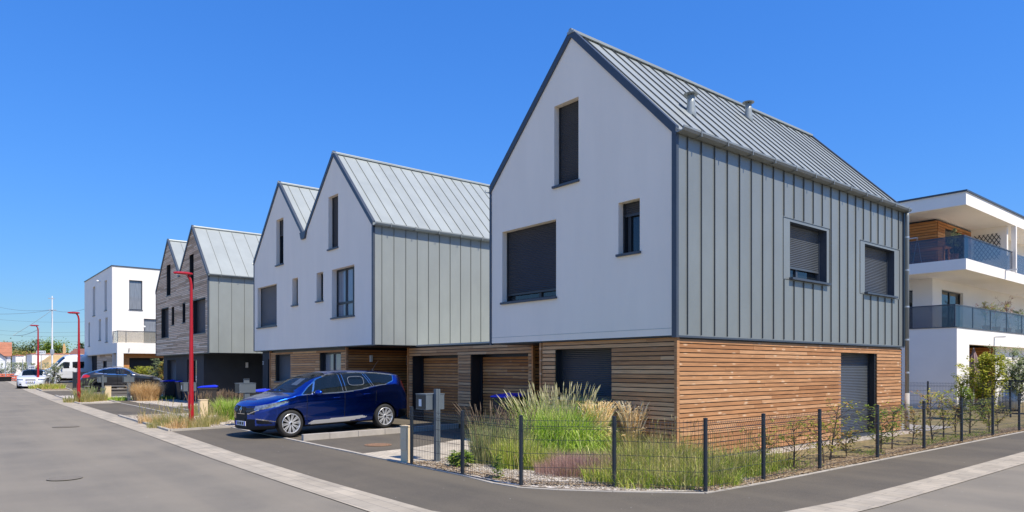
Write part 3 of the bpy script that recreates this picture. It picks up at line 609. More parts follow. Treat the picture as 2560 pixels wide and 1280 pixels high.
mb.box((xa - .02, ya, zb - .035), (xa + .02, yb, zb + .0)); mb.box((xa - .02, yb - .06, zb), (xa + .03, yb + .02, ze - .05)); rake(mb, yb + .05, (xa + .02, ze + .01), (xr, zr + .03), .10); mb.build('verge_trim', 'trim', H1)
# flues
def flue(x, y, z, h, label):
    t = MB(); t.lathe([(.115, -.25), (.105, .04), (.08, h * .6), (.08, h)], (x, y, z), n=24); f = t.build('roof_vent', 'zinc_lt', H1, smooth=True)
    t = MB(); t.lathe([(.145, h + .03), (.15, h + .045), (.0001, h + .10)], (x, y, z), n=24)
    for k in range(3): a = k * 2.1; t.box((x + .07 * math.cos(a) - .008, y + .07 * math.sin(a) - .008, z + h - .05), (x + .07 * math.cos(a) + .008, y + .07 * math.sin(a) + .008, z + h + .06))
    t.build('vent_cowl', 'zinc', f)
def roofz(x): return ze + (xa - x) / (xa - xr) * (zr - ze)
flue(-8.62, 11.95, roofz(-8.62), .38, ''); flue(-9.72, 15.9, roofz(-9.72), .38, '')
# downpipe
mb = MB(); dx, dy = xa + .10, yb - .03; mb.tube([(dx, dy, ze - .05), (dx, dy, ze - .22), (dx, dy + .0, ze - .35), (dx, dy, 1.02)], .05, 12); dp = mb.build('downpipe', 'zinc', H1, smooth=True)
mb = MB(); mb.tube([(dx, dy, 1.04), (dx, dy, .01)], .062, 12); mb.build('downpipe_shoe', 'concrete', dp, smooth=True)
mb = MB()
for z in (1.6, 2.5, 3.4, 4.4, 5.3): mb.lathe([(.056, -.02), (.056, .02)], (dx, dy, z), n=12)
mb.build('pipe_clip', 'steel', dp)
text_mesh('1', .16, 'house_number', 'text', H1, Matrix.Translation((-11.585, 10.5, 1.99)) @ Matrix.Rotation(R(90), 4, 'X'))
mb = MB()
for a, b in (((-11.66, 10.51, 1.85), (-11.65, 10.52, 2.12)), ((-11.65, 10.51, 2.11), (-11.50, 10.52, 2.12)), ((-11.65, 10.51, 1.85), (-11.50, 10.52, 1.86))): mb.box(a, b)
mb.build('number_frame', 'steel', H1)
mb = MB(); mb.box((-11.68, 10.53, 1.83), (-11.5, 10.56, 2.14)); mb.build('number_plate', 'dark', H1)

# ================================================================ generic twin gable house
def twin_house(root, x0, x1, Y, ap, zb, ze, zr, vz, holes, wins, side_seams, front, yb=20.0, rsp=.43, roff=-.1):
    """x0 right side, x1 left side; ap: apex xs right,left; vz: valley (x,z)"""
    gable = [(x1, zb), (x0 - .05, zb), (x0 - .05, ze), (ap[0], zr), vz, (ap[1], zr), (x1, ze)]
    mb = MB(); wall(mb, 'Y', Y, gable, holes, .24); mb.face([(x1, Y, zb), (x1, yb, zb), (x1, yb, ze), (x1, Y, ze)]); mb.poly([gable], wallfn('Y', yb))
    if front == 'plaster': mb.build('plaster_wall', 'render', root)
    else:
        mb.build('backing_wall', 'dark', root); mb = MB(); g2 = [(x1 + .03, zb)] + [(x0 - .06, zb), (x0 - .06, ze)] + gable[3:6] + [(x1 + .03, ze)]
        boards(mb, 'Y', Y, g2, holes, pitch=.088, gap=.02, joint=3.0, proud=.022); mb.build('timber_front', 'wood_grey', root)
    for h, kw in zip(holes, wins): window(root, 'Y', Y, h, .2, **kw)
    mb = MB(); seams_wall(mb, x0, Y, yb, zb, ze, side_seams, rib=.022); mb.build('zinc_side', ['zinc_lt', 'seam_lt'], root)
    mb = MB(); mb.box((x1 + .02, Y + .03, zb - .03), (x0 - .02, yb - .02, zb + .02)); mb.build('soffit', 'dark', root)
    for e, a, o in (((x0 + .03, ze), (ap[0], zr + .015), roff), (vz, (ap[0], zr + .015), roff), (vz, (ap[1], zr + .015), roff), ((x1 - .03, ze), (ap[1], zr + .015), roff)):
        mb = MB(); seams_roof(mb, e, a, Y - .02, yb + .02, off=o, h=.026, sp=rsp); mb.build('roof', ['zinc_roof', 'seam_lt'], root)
    mb = MB()
    for a in ap: mb.tube([(a, Y - .05, zr + .03), (a, yb + .04, zr + .03)], .045, 8); mb.box((a - .09, Y - .045, zr - .02), (a + .09, yb + .03, zr + .025))
    mb.build('ridge_cap', 'zinc_roof', root)
    mb = MB(); gutter(mb, x1, ze + .01, Y - .02, yb, -1); mb.build('gutter', 'zinc_lt', root); mb = MB(); gutter(mb, x0, ze + .01, Y - .02, yb); gu = mb.build('gutter', 'zinc_lt', root); brackets(gu, x0, ze + .01, Y, yb)
    mb = MB()
    for a, b in (((x0 + .02, ze + .01), (ap[0], zr + .045)), ((vz[0], vz[1] + .02), (ap[0], zr + .045)), ((vz[0], vz[1] + .02), (ap[1], zr + .045)), ((x1 - .02, ze + .01), (ap[1], zr + .045))): rake(mb, Y - (.0 if front == 'plaster' else .03), a, b, .09)
    mb.poly([[(vz[0] - .26, vz[1] + .13), (vz[0] - .15, vz[1] - .12), (vz[0] + .15, vz[1] - .12), (vz[0] + .26, vz[1] + .13)]], wallfn('Y', Y - .072), thick=.07, nrm=(0, -1, 0))
    corner_trim(mb, x0 - .06, x0 + .02, Y - (0 if front == 'plaster' else .025), zb - .02, ze); corner_trim(mb, x1 - .02, x1 + .035, Y - (0 if front == 'plaster' else .025), zb - .02, ze)
    mb.build('verge_trim', 'trim', root)
x0, x1, Ym = -18.5, -28.62, 9.96
H2 = thing('twin_gabled_house', 'white plastered house with two pointed gables and smooth zinc side, second from the corner', 'house', (-23.5, 15, 0), group='gabled houses along the street')
holes = [(-26.20, -25.48, 5.66, 7.40), (-21.58, -20.85, 5.66, 7.40), (-28.22, -26.15, 3.36, 4.97), (-24.64, -24.12, 4.02, 5.00), (-22.52, -21.99, 4.01, 4.98), (-21.32, -19.71, 3.37, 4.96)]
twin_house(H2, x0, x1, Ym, (-21.18, -25.92), 2.43, 6.06, 8.77, (-23.56, 6.42), holes,
    [dict(sm='shutter_dk', shutter=.35), dict(sm='shutter_dk', shutter=1), dict(sm='shutter', shutter=.99, label='large window with grey shutter down'), dict(), dict(), dict(mull=(.42, .74), transom=.30, glass='glass_lt', label='large curtained window')],
    [10.25 + .414 * i for i in range(24)], 'plaster')
# lower level
gl = [(-26.94, -25.40, 1.20, 2.24), (-22.82, -21.14, .10, 2.26)]; x2, x3, Yg = -27.46, -20.72, 10.20
mb = MB(); boards(mb, 'Y', Yg, [(x2 + .05, .1), (x3 - .06, .1), (x3 - .06, 2.40), (x2 + .05, 2.40)], gl, joint=2.6); mb.build('timber_front', 'wood_shade', H2)
mb = MB(); boards(mb, 'X', x3, [(Yg + .06, .1), (12.98, .1), (12.98, 2.4), (Yg + .06, 2.4)], [], sgn=-1); mb.build('timber_return', 'wood_orange', H2)
mb = MB(); mb.box((x3 - .05, Yg - .025, .08), (x3 + .012, Yg + .05, 2.40)); mb.build('timber_corner_post', 'wood_sun', H2); mb = MB(); mb.box((x2 - .01, Yg - .03, .08), (x2 + .045, Yg + .05, 2.40)); mb.build('timber_corner_post', 'wood_sun', H2)
mb = MB(); wall(mb, 'Y', Yg + .05, [(x2, 0), (x3 - .05, 0), (x3 - .05, 2.43), (x2, 2.43)], gl, .2); mb.box((x3 - .06, Yg + .05, 0), (x3 - .04, 13, 2.43)); mb.face([(x2, Yg + .05, 0), (x2, 20, 0), (x2, 20, 2.43), (x2, Yg + .05, 2.43)]); mb.build('backing_wall', 'dark', H2)
window(H2, 'Y', Yg, gl[0], .2, shutter=1, sm='shutter', label='ground floor window, grey shutter down')
window(H2, 'Y', Yg, gl[1], .2, mull=(.46, .80), glass='glass_lt', sill=False, name='patio_door', label='glazed door with white curtain')
mb = MB(); mb.box((x3, 13.0, 0), (-19.08, 13.05, 2.40)); mb.build('entrance_wall', 'darkrender', H2)
mb = MB(); mb.box((-20.1, 12.93, .1), (-19.25, 12.99, 2.15)); fd = mb.build('front_door', 'dark', H2)
mb = MB(); mb.box((-20.0, 12.89, 1.05), (-19.9, 12.93, 1.08)); mb.build('door_handle', 'steel', fd)
wl = MB(); wl.box((x3 + .01, 11.0, 1.93), (x3 + .10, 11.10, 2.16)); bevel(wl.build('wall_lamp', 'white', H2), .02)
text_mesh('18', .17, 'house_number', 'text', H2, Matrix.Translation((-19.23, 11.60, 1.98)) @ Matrix.Rotation(R(90), 4, 'X'))
mb = MB(); mb.box((-19.36, 11.62, 1.84), (-19.085, 11.64, 2.12)); nf = mb.build('number_plate', 'steel', H2)
mb = MB(); mb.box((-19.345, 11.61, 1.855), (-19.086, 11.619, 2.105)); mb.build('plate_face', 'dark', nf)

# ================================================================ garages between the houses
def garage(name, label, xa_, xb_, Y, z1, doors, wm, dm, soff='dark'):
    t = thing(name, label, 'garage', ((xa_ + xb_) / 2, Y, 0), group='double garages between the houses')
    out = [(xb_ + .05, .12), (xa_ - .05, .12), (xa_ - .05, z1 - .03), (xb_ + .05, z1 - .03)]
    if wm.startswith('wood'):
        mb = MB(); boards(mb, 'Y', Y, out, doors, joint=2.2); mb.build('timber_front', wm, t)
        mb = MB(); mb.box((xa_ - .05, Y - .025, .05), (xa_ + .01, Y + .05, z1 - .02)); mb.build('timber_corner_post', 'wood_orange', t); mb = MB(); mb.box((xb_ - .01, Y - .025, .05), (xb_ + .045, Y + .05, z1 - .02)); mb.build('timber_corner_post', 'wood_orange', t)
        mb = MB(); boards(mb, 'X', xa_, [(Y + .06, .1), (13.0, .1), (13.0, z1 - .03), (Y + .06, z1 - .03)], [], sgn=-1); mb.build('timber_return', 'wood_orange', t)
    mb = MB(); wall(mb, 'Y', Y + .04, [(xb_, 0), (xa_ - .06, 0), (xa_ - .06, z1), (xb_, z1)], doors, .42)
    mb.box((xa_ - .07, Y + .05, 0), (xa_ - .05, 18, z1)); mb.box((xb_, Y + .05, 0), (xb_ + .02, 18, z1)); mb.build('wall', 'dark' if wm.startswith('wood') else wm, t)
    mb = MB(); mb.box((xb_ - .02, Y - .04, z1), (xa_ + .03, 18, z1 + .045)); mb.build('flat_roof', 'zinc_roof' if wm.startswith('wood') else 'trim', t)
    for d in doors:
        mb = MB()
        if dm.startswith('wood'):
            boards(mb, 'Y', Y + .40, [(d[0] + .06, d[2]), (d[1] - .06, d[2]), (d[1] - .06, d[3] - .03), (d[0] + .06, d[3] - .03)], [], joint=3)
        else: mb.box((d[0] + .06, Y + .38, d[2]), (d[1] - .06, Y + .42, d[3] - .03))
        gd = mb.build('garage_door', dm, t)
        mb = MB(); mb.box((d[0] + .003, Y + .36, d[2]), (d[0] + .055, Y + .44, d[3] - .003)); mb.box((d[1] - .055, Y + .36, d[2]), (d[1] - .003, Y + .44, d[3] - .003)); mb.box((d[0] + .055, Y + .36, d[3] - .035), (d[1] - .055, Y + .44, d[3] - .003)); mb.build('door_rail', 'dark', gd)
        mb = MB(); mb.box((d[0] + .06, Y + .43, d[2]), (d[1] - .06, Y + .45, d[3] - .03)); mb.build('door_backing', 'dark', gd)
    return t
G1 = garage('double_garage', 'larch clad double garage between the nearest house and the twin gabled white house', -13.02, -19.07, 11.5, 2.40, [(-18.82, -16.31, .06, 2.12), (-15.70, -13.22, .06, 2.12)], 'wood_shade', 'wood_orange')
# ================================================================ third house
x0t, x1t, Yt = -33.86, -43.92, 9.68
H3 = thing('twin_gabled_house', 'house with two pointed gables clad in silvery weathered boards, third from the corner', 'house', (-38.9, 15, 0), group='gabled houses along the street')
holes = [(-41.57, -40.67, 5.70, 7.42), (-37.02, -36.24, 5.66, 7.42), (-42.76, -41.08, 3.41, 5.05), (-40.49, -39.92, 4.04, 5.04), (-38.34, -37.74, 4.05, 5.05), (-36.44, -34.3, 3.40, 5.05)]
twin_house(H3, x0t, x1t, Yt, (-36.50, -41.24), 2.45, 6.12, 8.74, (-38.88, 6.62), holes,
    [dict(sm='shutter_dk', shutter=1, sill=True, frame='black' ) for _ in range(6)], [10.12 + .60 * i for i in range(16)], 'boards', rsp=.62, roff=0.0)
Yl = 10.0; lo = [(-42.85, -40.95, .95, 2.18), (-38.74, -37.0, .95, 2.18)]
mb = MB(); wall(mb, 'Y', Yl, [(-43.7, 0), (-35.76, 0), (-35.76, 2.45), (-43.7, 2.45)], lo, .24); mb.box((-35.78, Yl, 0), (-35.76, 14, 2.45)); mb.face([(-43.7, Yl, 0), (-43.7, 20, 0), (-43.7, 20, 2.45), (-43.7, Yl, 2.45)])
mb.box((-35.76, 13.5, 0), (-31.2, 13.55, 2.45)); mb.build('ground_floor_wall', 'darkrender', H3)
for h in lo: window(H3, 'Y', Yl, h, .2, shutter=None if h is lo[1] else 1, sm='shutter_dk')
mb = MB(); mb.box((-32.6, 13.44, .05), (-31.7, 13.49, 2.1)); mb.build('front_door', 'dark', H3)
mb = MB(); mb.box((-35.76 + .01, 12.0, 1.75), (-35.66, 12.12, 2.02)); bevel(mb.build('wall_lamp', 'white', H3), .015)
mb = MB(); mb.box((-34.4, 13.46, 1.05), (-34.25, 13.50, 1.17)); mb.build('door_bell', 'white', H3)
text_mesh('22', .2, 'house_number', 'text', H3, Matrix.Translation((-30.95, 11.17, 1.95)) @ Matrix.Rotation(R(90), 4, 'X'))
G2 = garage('double_garage', 'anthracite double garage between the weathered timber house and the white twin gabled house', -27.5, -31.2, 11.2, 2.45, [(-30.55, -28.85, .06, 2.12), (-28.35, -27.7, .06, 2.12)], 'darkrender', 'dark')
mb = MB(); mb.tube([(-28.62, 10.75, 2.42), (-28.62, 10.75, .02)], .05, 12); mb.build('downpipe', 'steel', H2, smooth=True)

# ================================================================ white cubic building, far left
HW = thing('white_cube_building', 'flat roofed white three storey building at the far end of the row with glass balcony', 'building', (-65, 14, .3), group=None)
Yw, Xw, zt = 10.0, -59.2, 9.42
hl = [(-67.70, -66.50, 6.13, 8.57), (-62.30, -61.30, 6.23, 8.58), (-69.95, -69.1, 3.62, 5.68), (-64.85, -63.85, 3.98, 5.68), (-61.95, -61.0, 3.75, 5.66)]
mb = MB(); wall(mb, 'Y', Yw, [(-72, 2.84), (Xw, 2.84), (Xw, zt), (-72, zt)], hl, .28)
hr = [(11.14, 12.05, 6.2, 8.46), (12.15, 14.2, 3.3, 5.55)]
wall(mb, 'X', Xw, [(Yw, .2), (22, .2), (22, zt), (Yw, zt)], hr, .25, -1); mb.face([(-72, Yw, 0), (-72, 22, 0), (-72, 22, zt), (-72, Yw, zt)]); mb.face([(-72, 22, 0), (Xw, 22, 0), (Xw, 22, zt), (-72, 22, zt)])
mb.box((-72, Yw + .1, 2.80), (Xw, 22, 2.86))
mb.build('plaster_wall', 'render2', HW)
mb = MB(); mb.box((-72.05, Yw - .05, zt), (Xw + .05, 22.05, zt + .06)); mb.build('parapet_cap', 'trim', HW)
for h in hl: window(HW, 'Y', Yw, h, .26, shutter=1, sm='mailbox', frame='steel')
window(HW, 'X', Xw, hr[0], .12, glass='glass_lt', sillm='trim', frame='trim', shutter=None, label='tall upper window'); window(HW, 'X', Xw, hr[1], .12, glass='glass_lt', sill=False, frame='trim', name='balcony_door')
mb = MB(); boards(mb, 'Y', 10.3, [(-67.6, .3), (-59.3, .3), (-59.3, 2.8), (-67.6, 2.8)], [(-64.8, -63.2, .4, 2.3)], pitch=.1, joint=3); mb.build('timber_base', 'wood_grey', HW)
mb = MB(); mb.box((-72, 10.4, .0), (-59.4, 10.5, 2.82)); mb.build('base_wall', 'void', HW)
xb = -57.3
mb = MB(); mb.box((xb - .3, 10.0, .2), (xb, 10.42, 3.6)); mb.box((xb - .3, 10.42, 2.82), (xb, 19, 3.6)); mb.box((Xw, 10.0, 3.0), (xb - .3, 19, 3.15)); mb.box((Xw, 10.0, 2.84), (xb - .3, 10.2, 3.0)); mb.box((Xw, 10.0, 3.15), (xb - .3, 10.12, 3.6)); mb.build('balcony', 'render2', HW)
mb = MB(); mb.box((-57.9, 10.45, .3), (-57.85, 10.9, 2.8)); mb.box((-57.9, 10.9, 2.5), (-57.85, 14.2, 2.8)); mb.box((-57.9, 14.2, .3), (-57.85, 18.0, 2.8)); mb.build('timber_lining', 'wood_orange', HW)
mb = MB(); mb.box((-58.4, 10.9, .3), (-58.35, 14.2, 2.5)); mb.build('garage_door', 'dark', HW)
mb = MB(); mb.box((xb - .14, 10.1, 3.62), (xb - .12, 19, 4.45)); mb.box((Xw, 10.06, 3.62), (xb - .14, 10.08, 4.45)); mb.build('balcony_glass', 'tan_glass', HW)
mb = MB(); mb.box((xb - .16, 10.04, 4.45), (xb - .10, 19, 4.49)); mb.box((Xw, 10.04, 4.45), (xb - .16, 10.10, 4.49))
for y in (10.07, 10.6, 13.2, 15.9): mb.box((xb - .15, y - .02, 3.6), (xb - .11, y + .02, 4.45))
mb.build('balcony_rail', 'trim', HW)
for (x, y, z) in ((-64.2, 9.93, 8.75),): mb = MB(); mb.lathe([(.08, 0), (.08, -.18)], (x, y, z), 'y', 10); mb.box((x - .25, y - .05, z - .04), (x + .0, y, z + .04)); mb.build('floodlight', 'white', HW)
mb = MB(); mb.box((xb + .01, 10.75, 2.95), (xb + .03, 10.80, 3.2)); mb.box((xb + .01, 10.75, 3.17), (xb + .2, 10.80, 3.2)); mb.build('overflow_spout', 'steel', HW)
mb = MB(); mb.lathe([(.07, 0), (.07, .06)], (Xw, 12.2, 4.95), 'x', 10); mb.build('wall_lamp', 'white', HW)

# ================================================================ white apartment block, right
AP = thing('apartment_block', 'white apartment block with deep balconies and blue glass balustrades behind the zinc sided house', 'building', (-10, 40, 0))
xA, yA = -10.04, 31.76; xB, yB = -9.62, 31.45
mb = MB(); oh = (33.2, 43, -.1, 2.72)
wall(mb, 'X', xA, [(yA, -.1), (52, -.1), (52, 3.38), (yA, 3.38)], [oh], .3, -1); mb.face([(-24, yA, -.1), (xA, yA, -.1), (xA, yA, 3.38), (-24, yA, 3.38)]); mb.box((-24, yA + .02, 3.30), (xA - .02, 52, 3.36))
mb.build('ground_floor_wall', 'render2', AP)
mb = MB(); mb.box((-24, yB, 5.66), (xB, 52, 6.10)); mb.build('balcony_slab', 'render2', AP)
mb = MB(); mb.box((-24, yB, 8.24), (xB, 52, 8.76)); mb.build('roof_slab', 'render2', AP)
mb = MB(); mb.box((-24.05, yB - .05, 8.76), (xB + .05, 52, 8.83)); mb.build('roof_edge', 'trim', AP)
# first floor set-back
mb = MB(); wall(mb, 'X', -11.5, [(33.4, 3.36), (52, 3.36), (52, 5.66), (33.4, 5.66)], [(34.5, 37.2, 3.40, 5.25)], .2, -1)
wall(mb, 'Y', 33.4, [(-24, 3.36), (-11.5, 3.36), (-11.5, 5.66), (-24, 5.66)], [(-13.8, -12.3, 3.4, 5.2)], .2); mb.build('upper_wall', 'render2', AP)
window(AP, 'X', -11.5, (34.5, 37.2, 3.40, 5.25), .15, sill=False, mull=(.5,), name='balcony_door'); window(AP, 'Y', 33.4, (-13.8, -12.3, 3.4, 5.2), .15, sill=False, name='balcony_door')
# second floor with timber
mb = MB(); boards(mb, 'Y', 33.4, [(-24, 6.12), (-11.32, 6.12), (-11.32, 8.22), (-24, 8.22)], [], pitch=.12); boards(mb, 'X', -11.3, [(33.45, 6.12), (37.6, 6.12), (37.6, 8.22), (33.45, 8.22)], [(34.3, 37.3, 6.2, 7.95)], pitch=.12, sgn=-1); mb.build('timber_wall', 'wood_orange', AP)
mb = MB(); mb.box((-24, 33.5, 6.1), (-11.42, 33.6, 8.24)); mb.box((-11.5, 33.6, 6.1), (-11.42, 37.6, 8.24)); mb.build('backing_wall', 'dark', AP)
window(AP, 'X', -11.35, (34.3, 37.3, 6.2, 7.95), .03, sill=False, mull=(.5,), name='balcony_door')
mb = MB(); mb.box((-11.3, 37.6, 6.1), (xB - .25, 37.8, 8.24)); mb.box((-11.0, 37.85, 6.1), (-10.9, 52, 8.24)); mb.build('party_wall', 'render2', AP)
mb = MB(); mb.box((xB - .16, 37.9, 6.1), (xB + .02, 38.06, 8.24)); mb.build('column', 'render2', AP)
mb = MB()
for i in range(-5, 12):
    for s in (1, -1):
        u0, z0_, u1, z1_ = -11.2 + i * .17, 6.75, -11.2 + i * .17 + s * .8, 7.95
        ta = 0 if s * 1 > 0 else 0
        def cl(t): return (u0 + (u1 - u0) * t, z0_ + (z1_ - z0_) * t)
        ts = [t for t in (k / 20 for k in range(21)) if -11.2 < cl(t)[0] < -10.1]
        if len(ts) > 3:
            p, q = cl(ts[0]), cl(ts[-1]); mb.bar((p[0], 37.57 - .012 * s, p[1]), (q[0], 37.57 - .012 * s, q[1]), .028, .01, up=(0, -1, 0))
mb.build('lattice_trellis', 'dark', AP)
# balustrades
mb = MB(); mb.box((-24, yB + .10, 6.11), (xB - .12, yB + .12, 7.02)); mb.box((xB - .12, yB + .12, 6.11), (xB - .10, 37.85, 7.02)); mb.box((xB - .12, 38.1, 6.11), (xB - .10, 52, 7.02)); mb.build('balcony_glass', 'terrace_glass', AP)
mb = MB(); mb.box((-24, yA + .10, 3.39), (xA - .10, yA + .12, 4.30)); mb.box((xA - .12, yA + .12, 3.39), (xA - .10, 52, 4.30)); mb.build('balcony_glass', 'terrace_glass', AP)
mb = MB(); mb.box((-24, yB + .08, 7.02), (xB - .08, yB + .14, 7.06)); mb.box((xB - .14, yB + .14, 7.02), (xB - .08, 37.85, 7.06)); mb.box((-24, yA + .08, 4.30), (xA - .08, yA + .14, 4.34)); mb.box((xA - .14, yA + .14, 4.30), (xA - .08, 52, 4.34))
for x in (-10.14, -12.1, -14.1, -16.1): mb.box((x - .02, yA + .09, 3.38), (x + .02, yA + .13, 4.3))
for y in (34, 36.3, 38.6, 41, 44): mb.box((xA - .13, y - .02, 3.38), (xA - .09, y + .02, 4.3))
mb.box((-24, yA - .03, 3.38), (xA + .03, yA + .02, 3.41)); mb.box((xA - .02, yA + .02, 3.38), (xA + .03, 52, 3.41)); mb.build('balcony_rail', 'trim', AP)
for (x, y, z) in ((xA, 36.4, 2.83), (xB, 36.4, 5.78)):
    mb = MB(); mb.box((x + .01, y - .015, z - .1), (x + .03, y + .015, z + .28)); mb.box((x + .01, y - .03, z + .26), (x + .45, y + .03, z + .31)); mb.build('overflow_spout', 'white', AP)
# ground floor loggia
mb = MB(); boards(mb, 'Y', 37.6, [(-15.5, .05), (-10.36, .05), (-10.36, 2.7), (-15.5, 2.7)], [(-11.0, -10.6, .05, 2.1)], pitch=.12); mb.build('loggia_timber', 'wood_orange', AP)
mb = MB(); mb.box((-15.5, 37.64, -.1), (-10.36, 37.7, 2.9)); mb.build('loggia_backing', 'void', AP)
mb = MB(); mb.box((-15.6, 32.2, -.1), (-15.5, 43, 2.9)); mb.box((-10.50, 37.72, -.1), (-10.345, 43, 2.72)); mb.build('loggia_wall', 'render2', AP)

# ================================================================ vehicles
def smooth_tab(cp, L, sig):
    xs = np.arange(-.3, L + .3001, .01); a = np.array(cp); y = np.interp(xs, a[:, 0], a[:, 1])
    k = np.arange(-30, 31) * .01; kk = np.exp(-(k / sig) ** 2 / 2); kk /= kk.sum()
    y2 = np.convolve(np.pad(y, 30, mode='edge'), kk, 'valid'); return lambda s: np.interp(s, xs, y2)
def inpoly(px, pz, poly):
    r = np.zeros(px.shape, bool); n = len(poly)
    for i in range(n):
        (x1, z1), (x2, z2) = poly[i], poly[(i + 1) % n]
        c = ((z1 > pz) != (z2 > pz)); t = (x2 - x1) * (pz - z1) / (z2 - z1 + 1e-12) + x1; r ^= c & (px < t)
    return r
def edist(px, pz, poly):
    d = np.full(px.shape, 9.); n = len(poly)
    for i in range(n):
        a = np.array(poly[i]); b = np.array(poly[(i + 1) % n]); v = b - a
        t = np.clip(((px - a[0]) * v[0] + (pz - a[1]) * v[1]) / (v @ v), 0, 1); d = np.minimum(d, np.hypot(px - a[0] - t * v[0], pz - a[1] - t * v[1]))
    return d
def make_car(name, label, loc, rz, S, tilt=0, paint='paint', group=None):
    t = thing(name, label, S['cat'], loc, 0, group); t.rotation_euler = (tilt, 0, rz); OFF[t.name] = Vector((0, 0, 0))
    L, W = S['L'], S['W']; ds = S.get('ds', .014)
    S0 = S.get('s0', 0); s = np.unique(np.concatenate([np.linspace(S0, L, int(L / ds)), np.linspace(S0, S0 + .10, 22), L - np.linspace(0, .08, 14)]))
    f = {k: smooth_tab(S[k], L, sg)(s) for k, sg in (('zt', S.get('sm', .035)), ('zb', .04), ('zs', .10), ('hw', .03))}
    zt, zb, hw = f['zt'], f['zb'], f['hw']; zs = np.minimum(f['zs'], zt - .02 - .1 * (zt - zb)); zs = np.maximum(zs, zb + .05)
    hr = hw - S.get('tumble', .42) * (zt - zs) - .04; er = np.minimum(.45 * (zt - zs), S.get('er', .09))
    nb, nc, nd = S.get('n', (50, 36, 30)); P = []
    q = np.linspace(0, 1, nb)[None, :]
    xa_ = np.linspace(0, .88, 4)[None, :-1] * hw[:, None]; za_ = np.repeat(zb[:, None], 3, 1)
    fend = np.clip(np.minimum((s - S0) / .6, (L - s) / .5), 0, 1)[:, None]
    xb_ = hw[:, None] * (.90 + .10 * np.sin(np.pi / 2 * np.minimum(1, q / .5)) ** .8) + fend * (.010 * np.exp(-((q - .80) / .06) ** 2) - .020 * np.exp(-((q - .42) / .16) ** 2)); zb_ = zb[:, None] + (zs - zb)[:, None] * q
    q = np.linspace(0, 1, nc)[None, 1:]; xc_ = hw[:, None] + (hr - hw)[:, None] * q + .022 * np.sin(np.pi * q) * fend; zc_ = zs[:, None] + (zt - er - zs)[:, None] * q
    q = np.linspace(0, 1, nd)[None, 1:]; xd_ = hr[:, None] * (1 - q); zd_ = zt[:, None] - er[:, None] * (1 - q) ** 3.2
    X = np.concatenate([xa_, xb_, xc_, xd_], 1); Z = np.concatenate([za_, zb_, zc_, zd_], 1)
    for _ in range(3):
        X[:, 1:-1] = (X[:, :-2] + 2 * X[:, 1:-1] + X[:, 2:]) / 4; Z[:, 1:-1] = (Z[:, :-2] + 2 * Z[:, 1:-1] + Z[:, 2:]) / 4
    n1 = X.shape[1]; reg = np.zeros(n1 - 1, int); reg[3 + nb - 1:] = 2; reg[3 + nb - 1 + nc - 1:] = 3; reg[3:3 + nb - 1] = 1
    X = np.concatenate([X, -X[:, -2::-1]], 1); Z = np.concatenate([Z, Z[:, -2::-1]], 1); reg = np.concatenate([reg, reg[::-1]]); n2 = X.shape[1]
    V = np.stack([X, np.repeat(s[:, None], n2, 1), Z], 2).reshape(-1, 3)
    i, j = np.meshgrid(np.arange(len(s) - 1), np.arange(n2 - 1), indexing='ij'); i = i.ravel(); j = j.ravel()
    Q = np.stack([i * n2 + j, (i + 1) * n2 + j, (i + 1) * n2 + j + 1, i * n2 + j + 1], 1)
    cen = V[Q].mean(1); cx, cs, cz = cen.T; ax = np.abs(cx); rg = reg[j]
    cls = np.full(len(Q), 'body', dtype='U20')
    for nm, fn in S['classes']:
        mk = fn(ax, cs, cz, rg, cx); cls[mk] = nm
    for sw in S['wheels']:
        rr = np.hypot(cs - sw, cz - S['r']); cls[(rr < S['r'] + .045) & (ax > W * .28) & (cz < S['r'] + .5) & (rg < 2)] = ''
    cls[(rg == 0)] = np.where(cls[rg == 0] == '', '', 'underbody')
    body = None; parts = {}
    names = ['body'] + [c for c in sorted(set(cls)) if c not in ('', 'body')]
    for nm in names:
        k = Q[cls == nm]
        if not len(k): continue
        fs = [k] if nm in S['single'] or nm in ('body', 'underbody') else [k[cen[cls == nm][:, 0] > 0], k[cen[cls == nm][:, 0] <= 0]]
        for kk in fs:
            if not len(kk): continue
            u, inv = np.unique(kk, return_inverse=True); me = bpy.data.meshes.new(nm); inv = inv.reshape(kk.shape)
            faces = [tuple(r) for r in inv.tolist()]
            me.from_pydata(V[u].tolist(), [], faces); me.polygons.foreach_set('use_smooth', [True] * len(faces)); me.update()
            o = bpy.data.objects.new(nm, me); C.objects.link(o); o.parent = t; me.materials.append(S['mats'].get(nm) or M[S['mn'].get(nm, 'black')])
            OFF[o.name] = Vector((0, 0, 0))
            if nm == 'body': body = o
    # end caps
    mb = MB()
    for idx in (0, len(s) - 1):
        vs = V[idx * n2:(idx + 1) * n2]; mb.mesh(vs.tolist(), [tuple(range(n2))])
    mb.build('bumper_core', S.get('cap') or S['mats']['body'], t, local=True)
    # liners and chassis
    mb = MB(); Rr = S['r'] + .05; xi = W * .27
    for sw in S['wheels']:
        for sg in (1, -1):
            vs = []; n = 20
            for k in range(n + 1):
                a = math.pi * (k / n) * 1.16 - .08 * math.pi; c_, s_ = math.cos(a) * Rr, math.sin(a) * Rr
                vs += [(sg * xi, sw + c_, S['r'] + s_), (sg * (W / 2 - .04), sw + c_, S['r'] + s_)]
            mb.mesh(vs, [(2 * k, 2 * k + 1, 2 * k + 3, 2 * k + 2) for k in range(n)]); mb.mesh([v for v in vs[::2]], [tuple(range(n + 1))])
    mb.box((-xi, .4, .2), (xi, L - .3, .5)); mb.build('wheel_arch_liner', 'black', t, local=True)
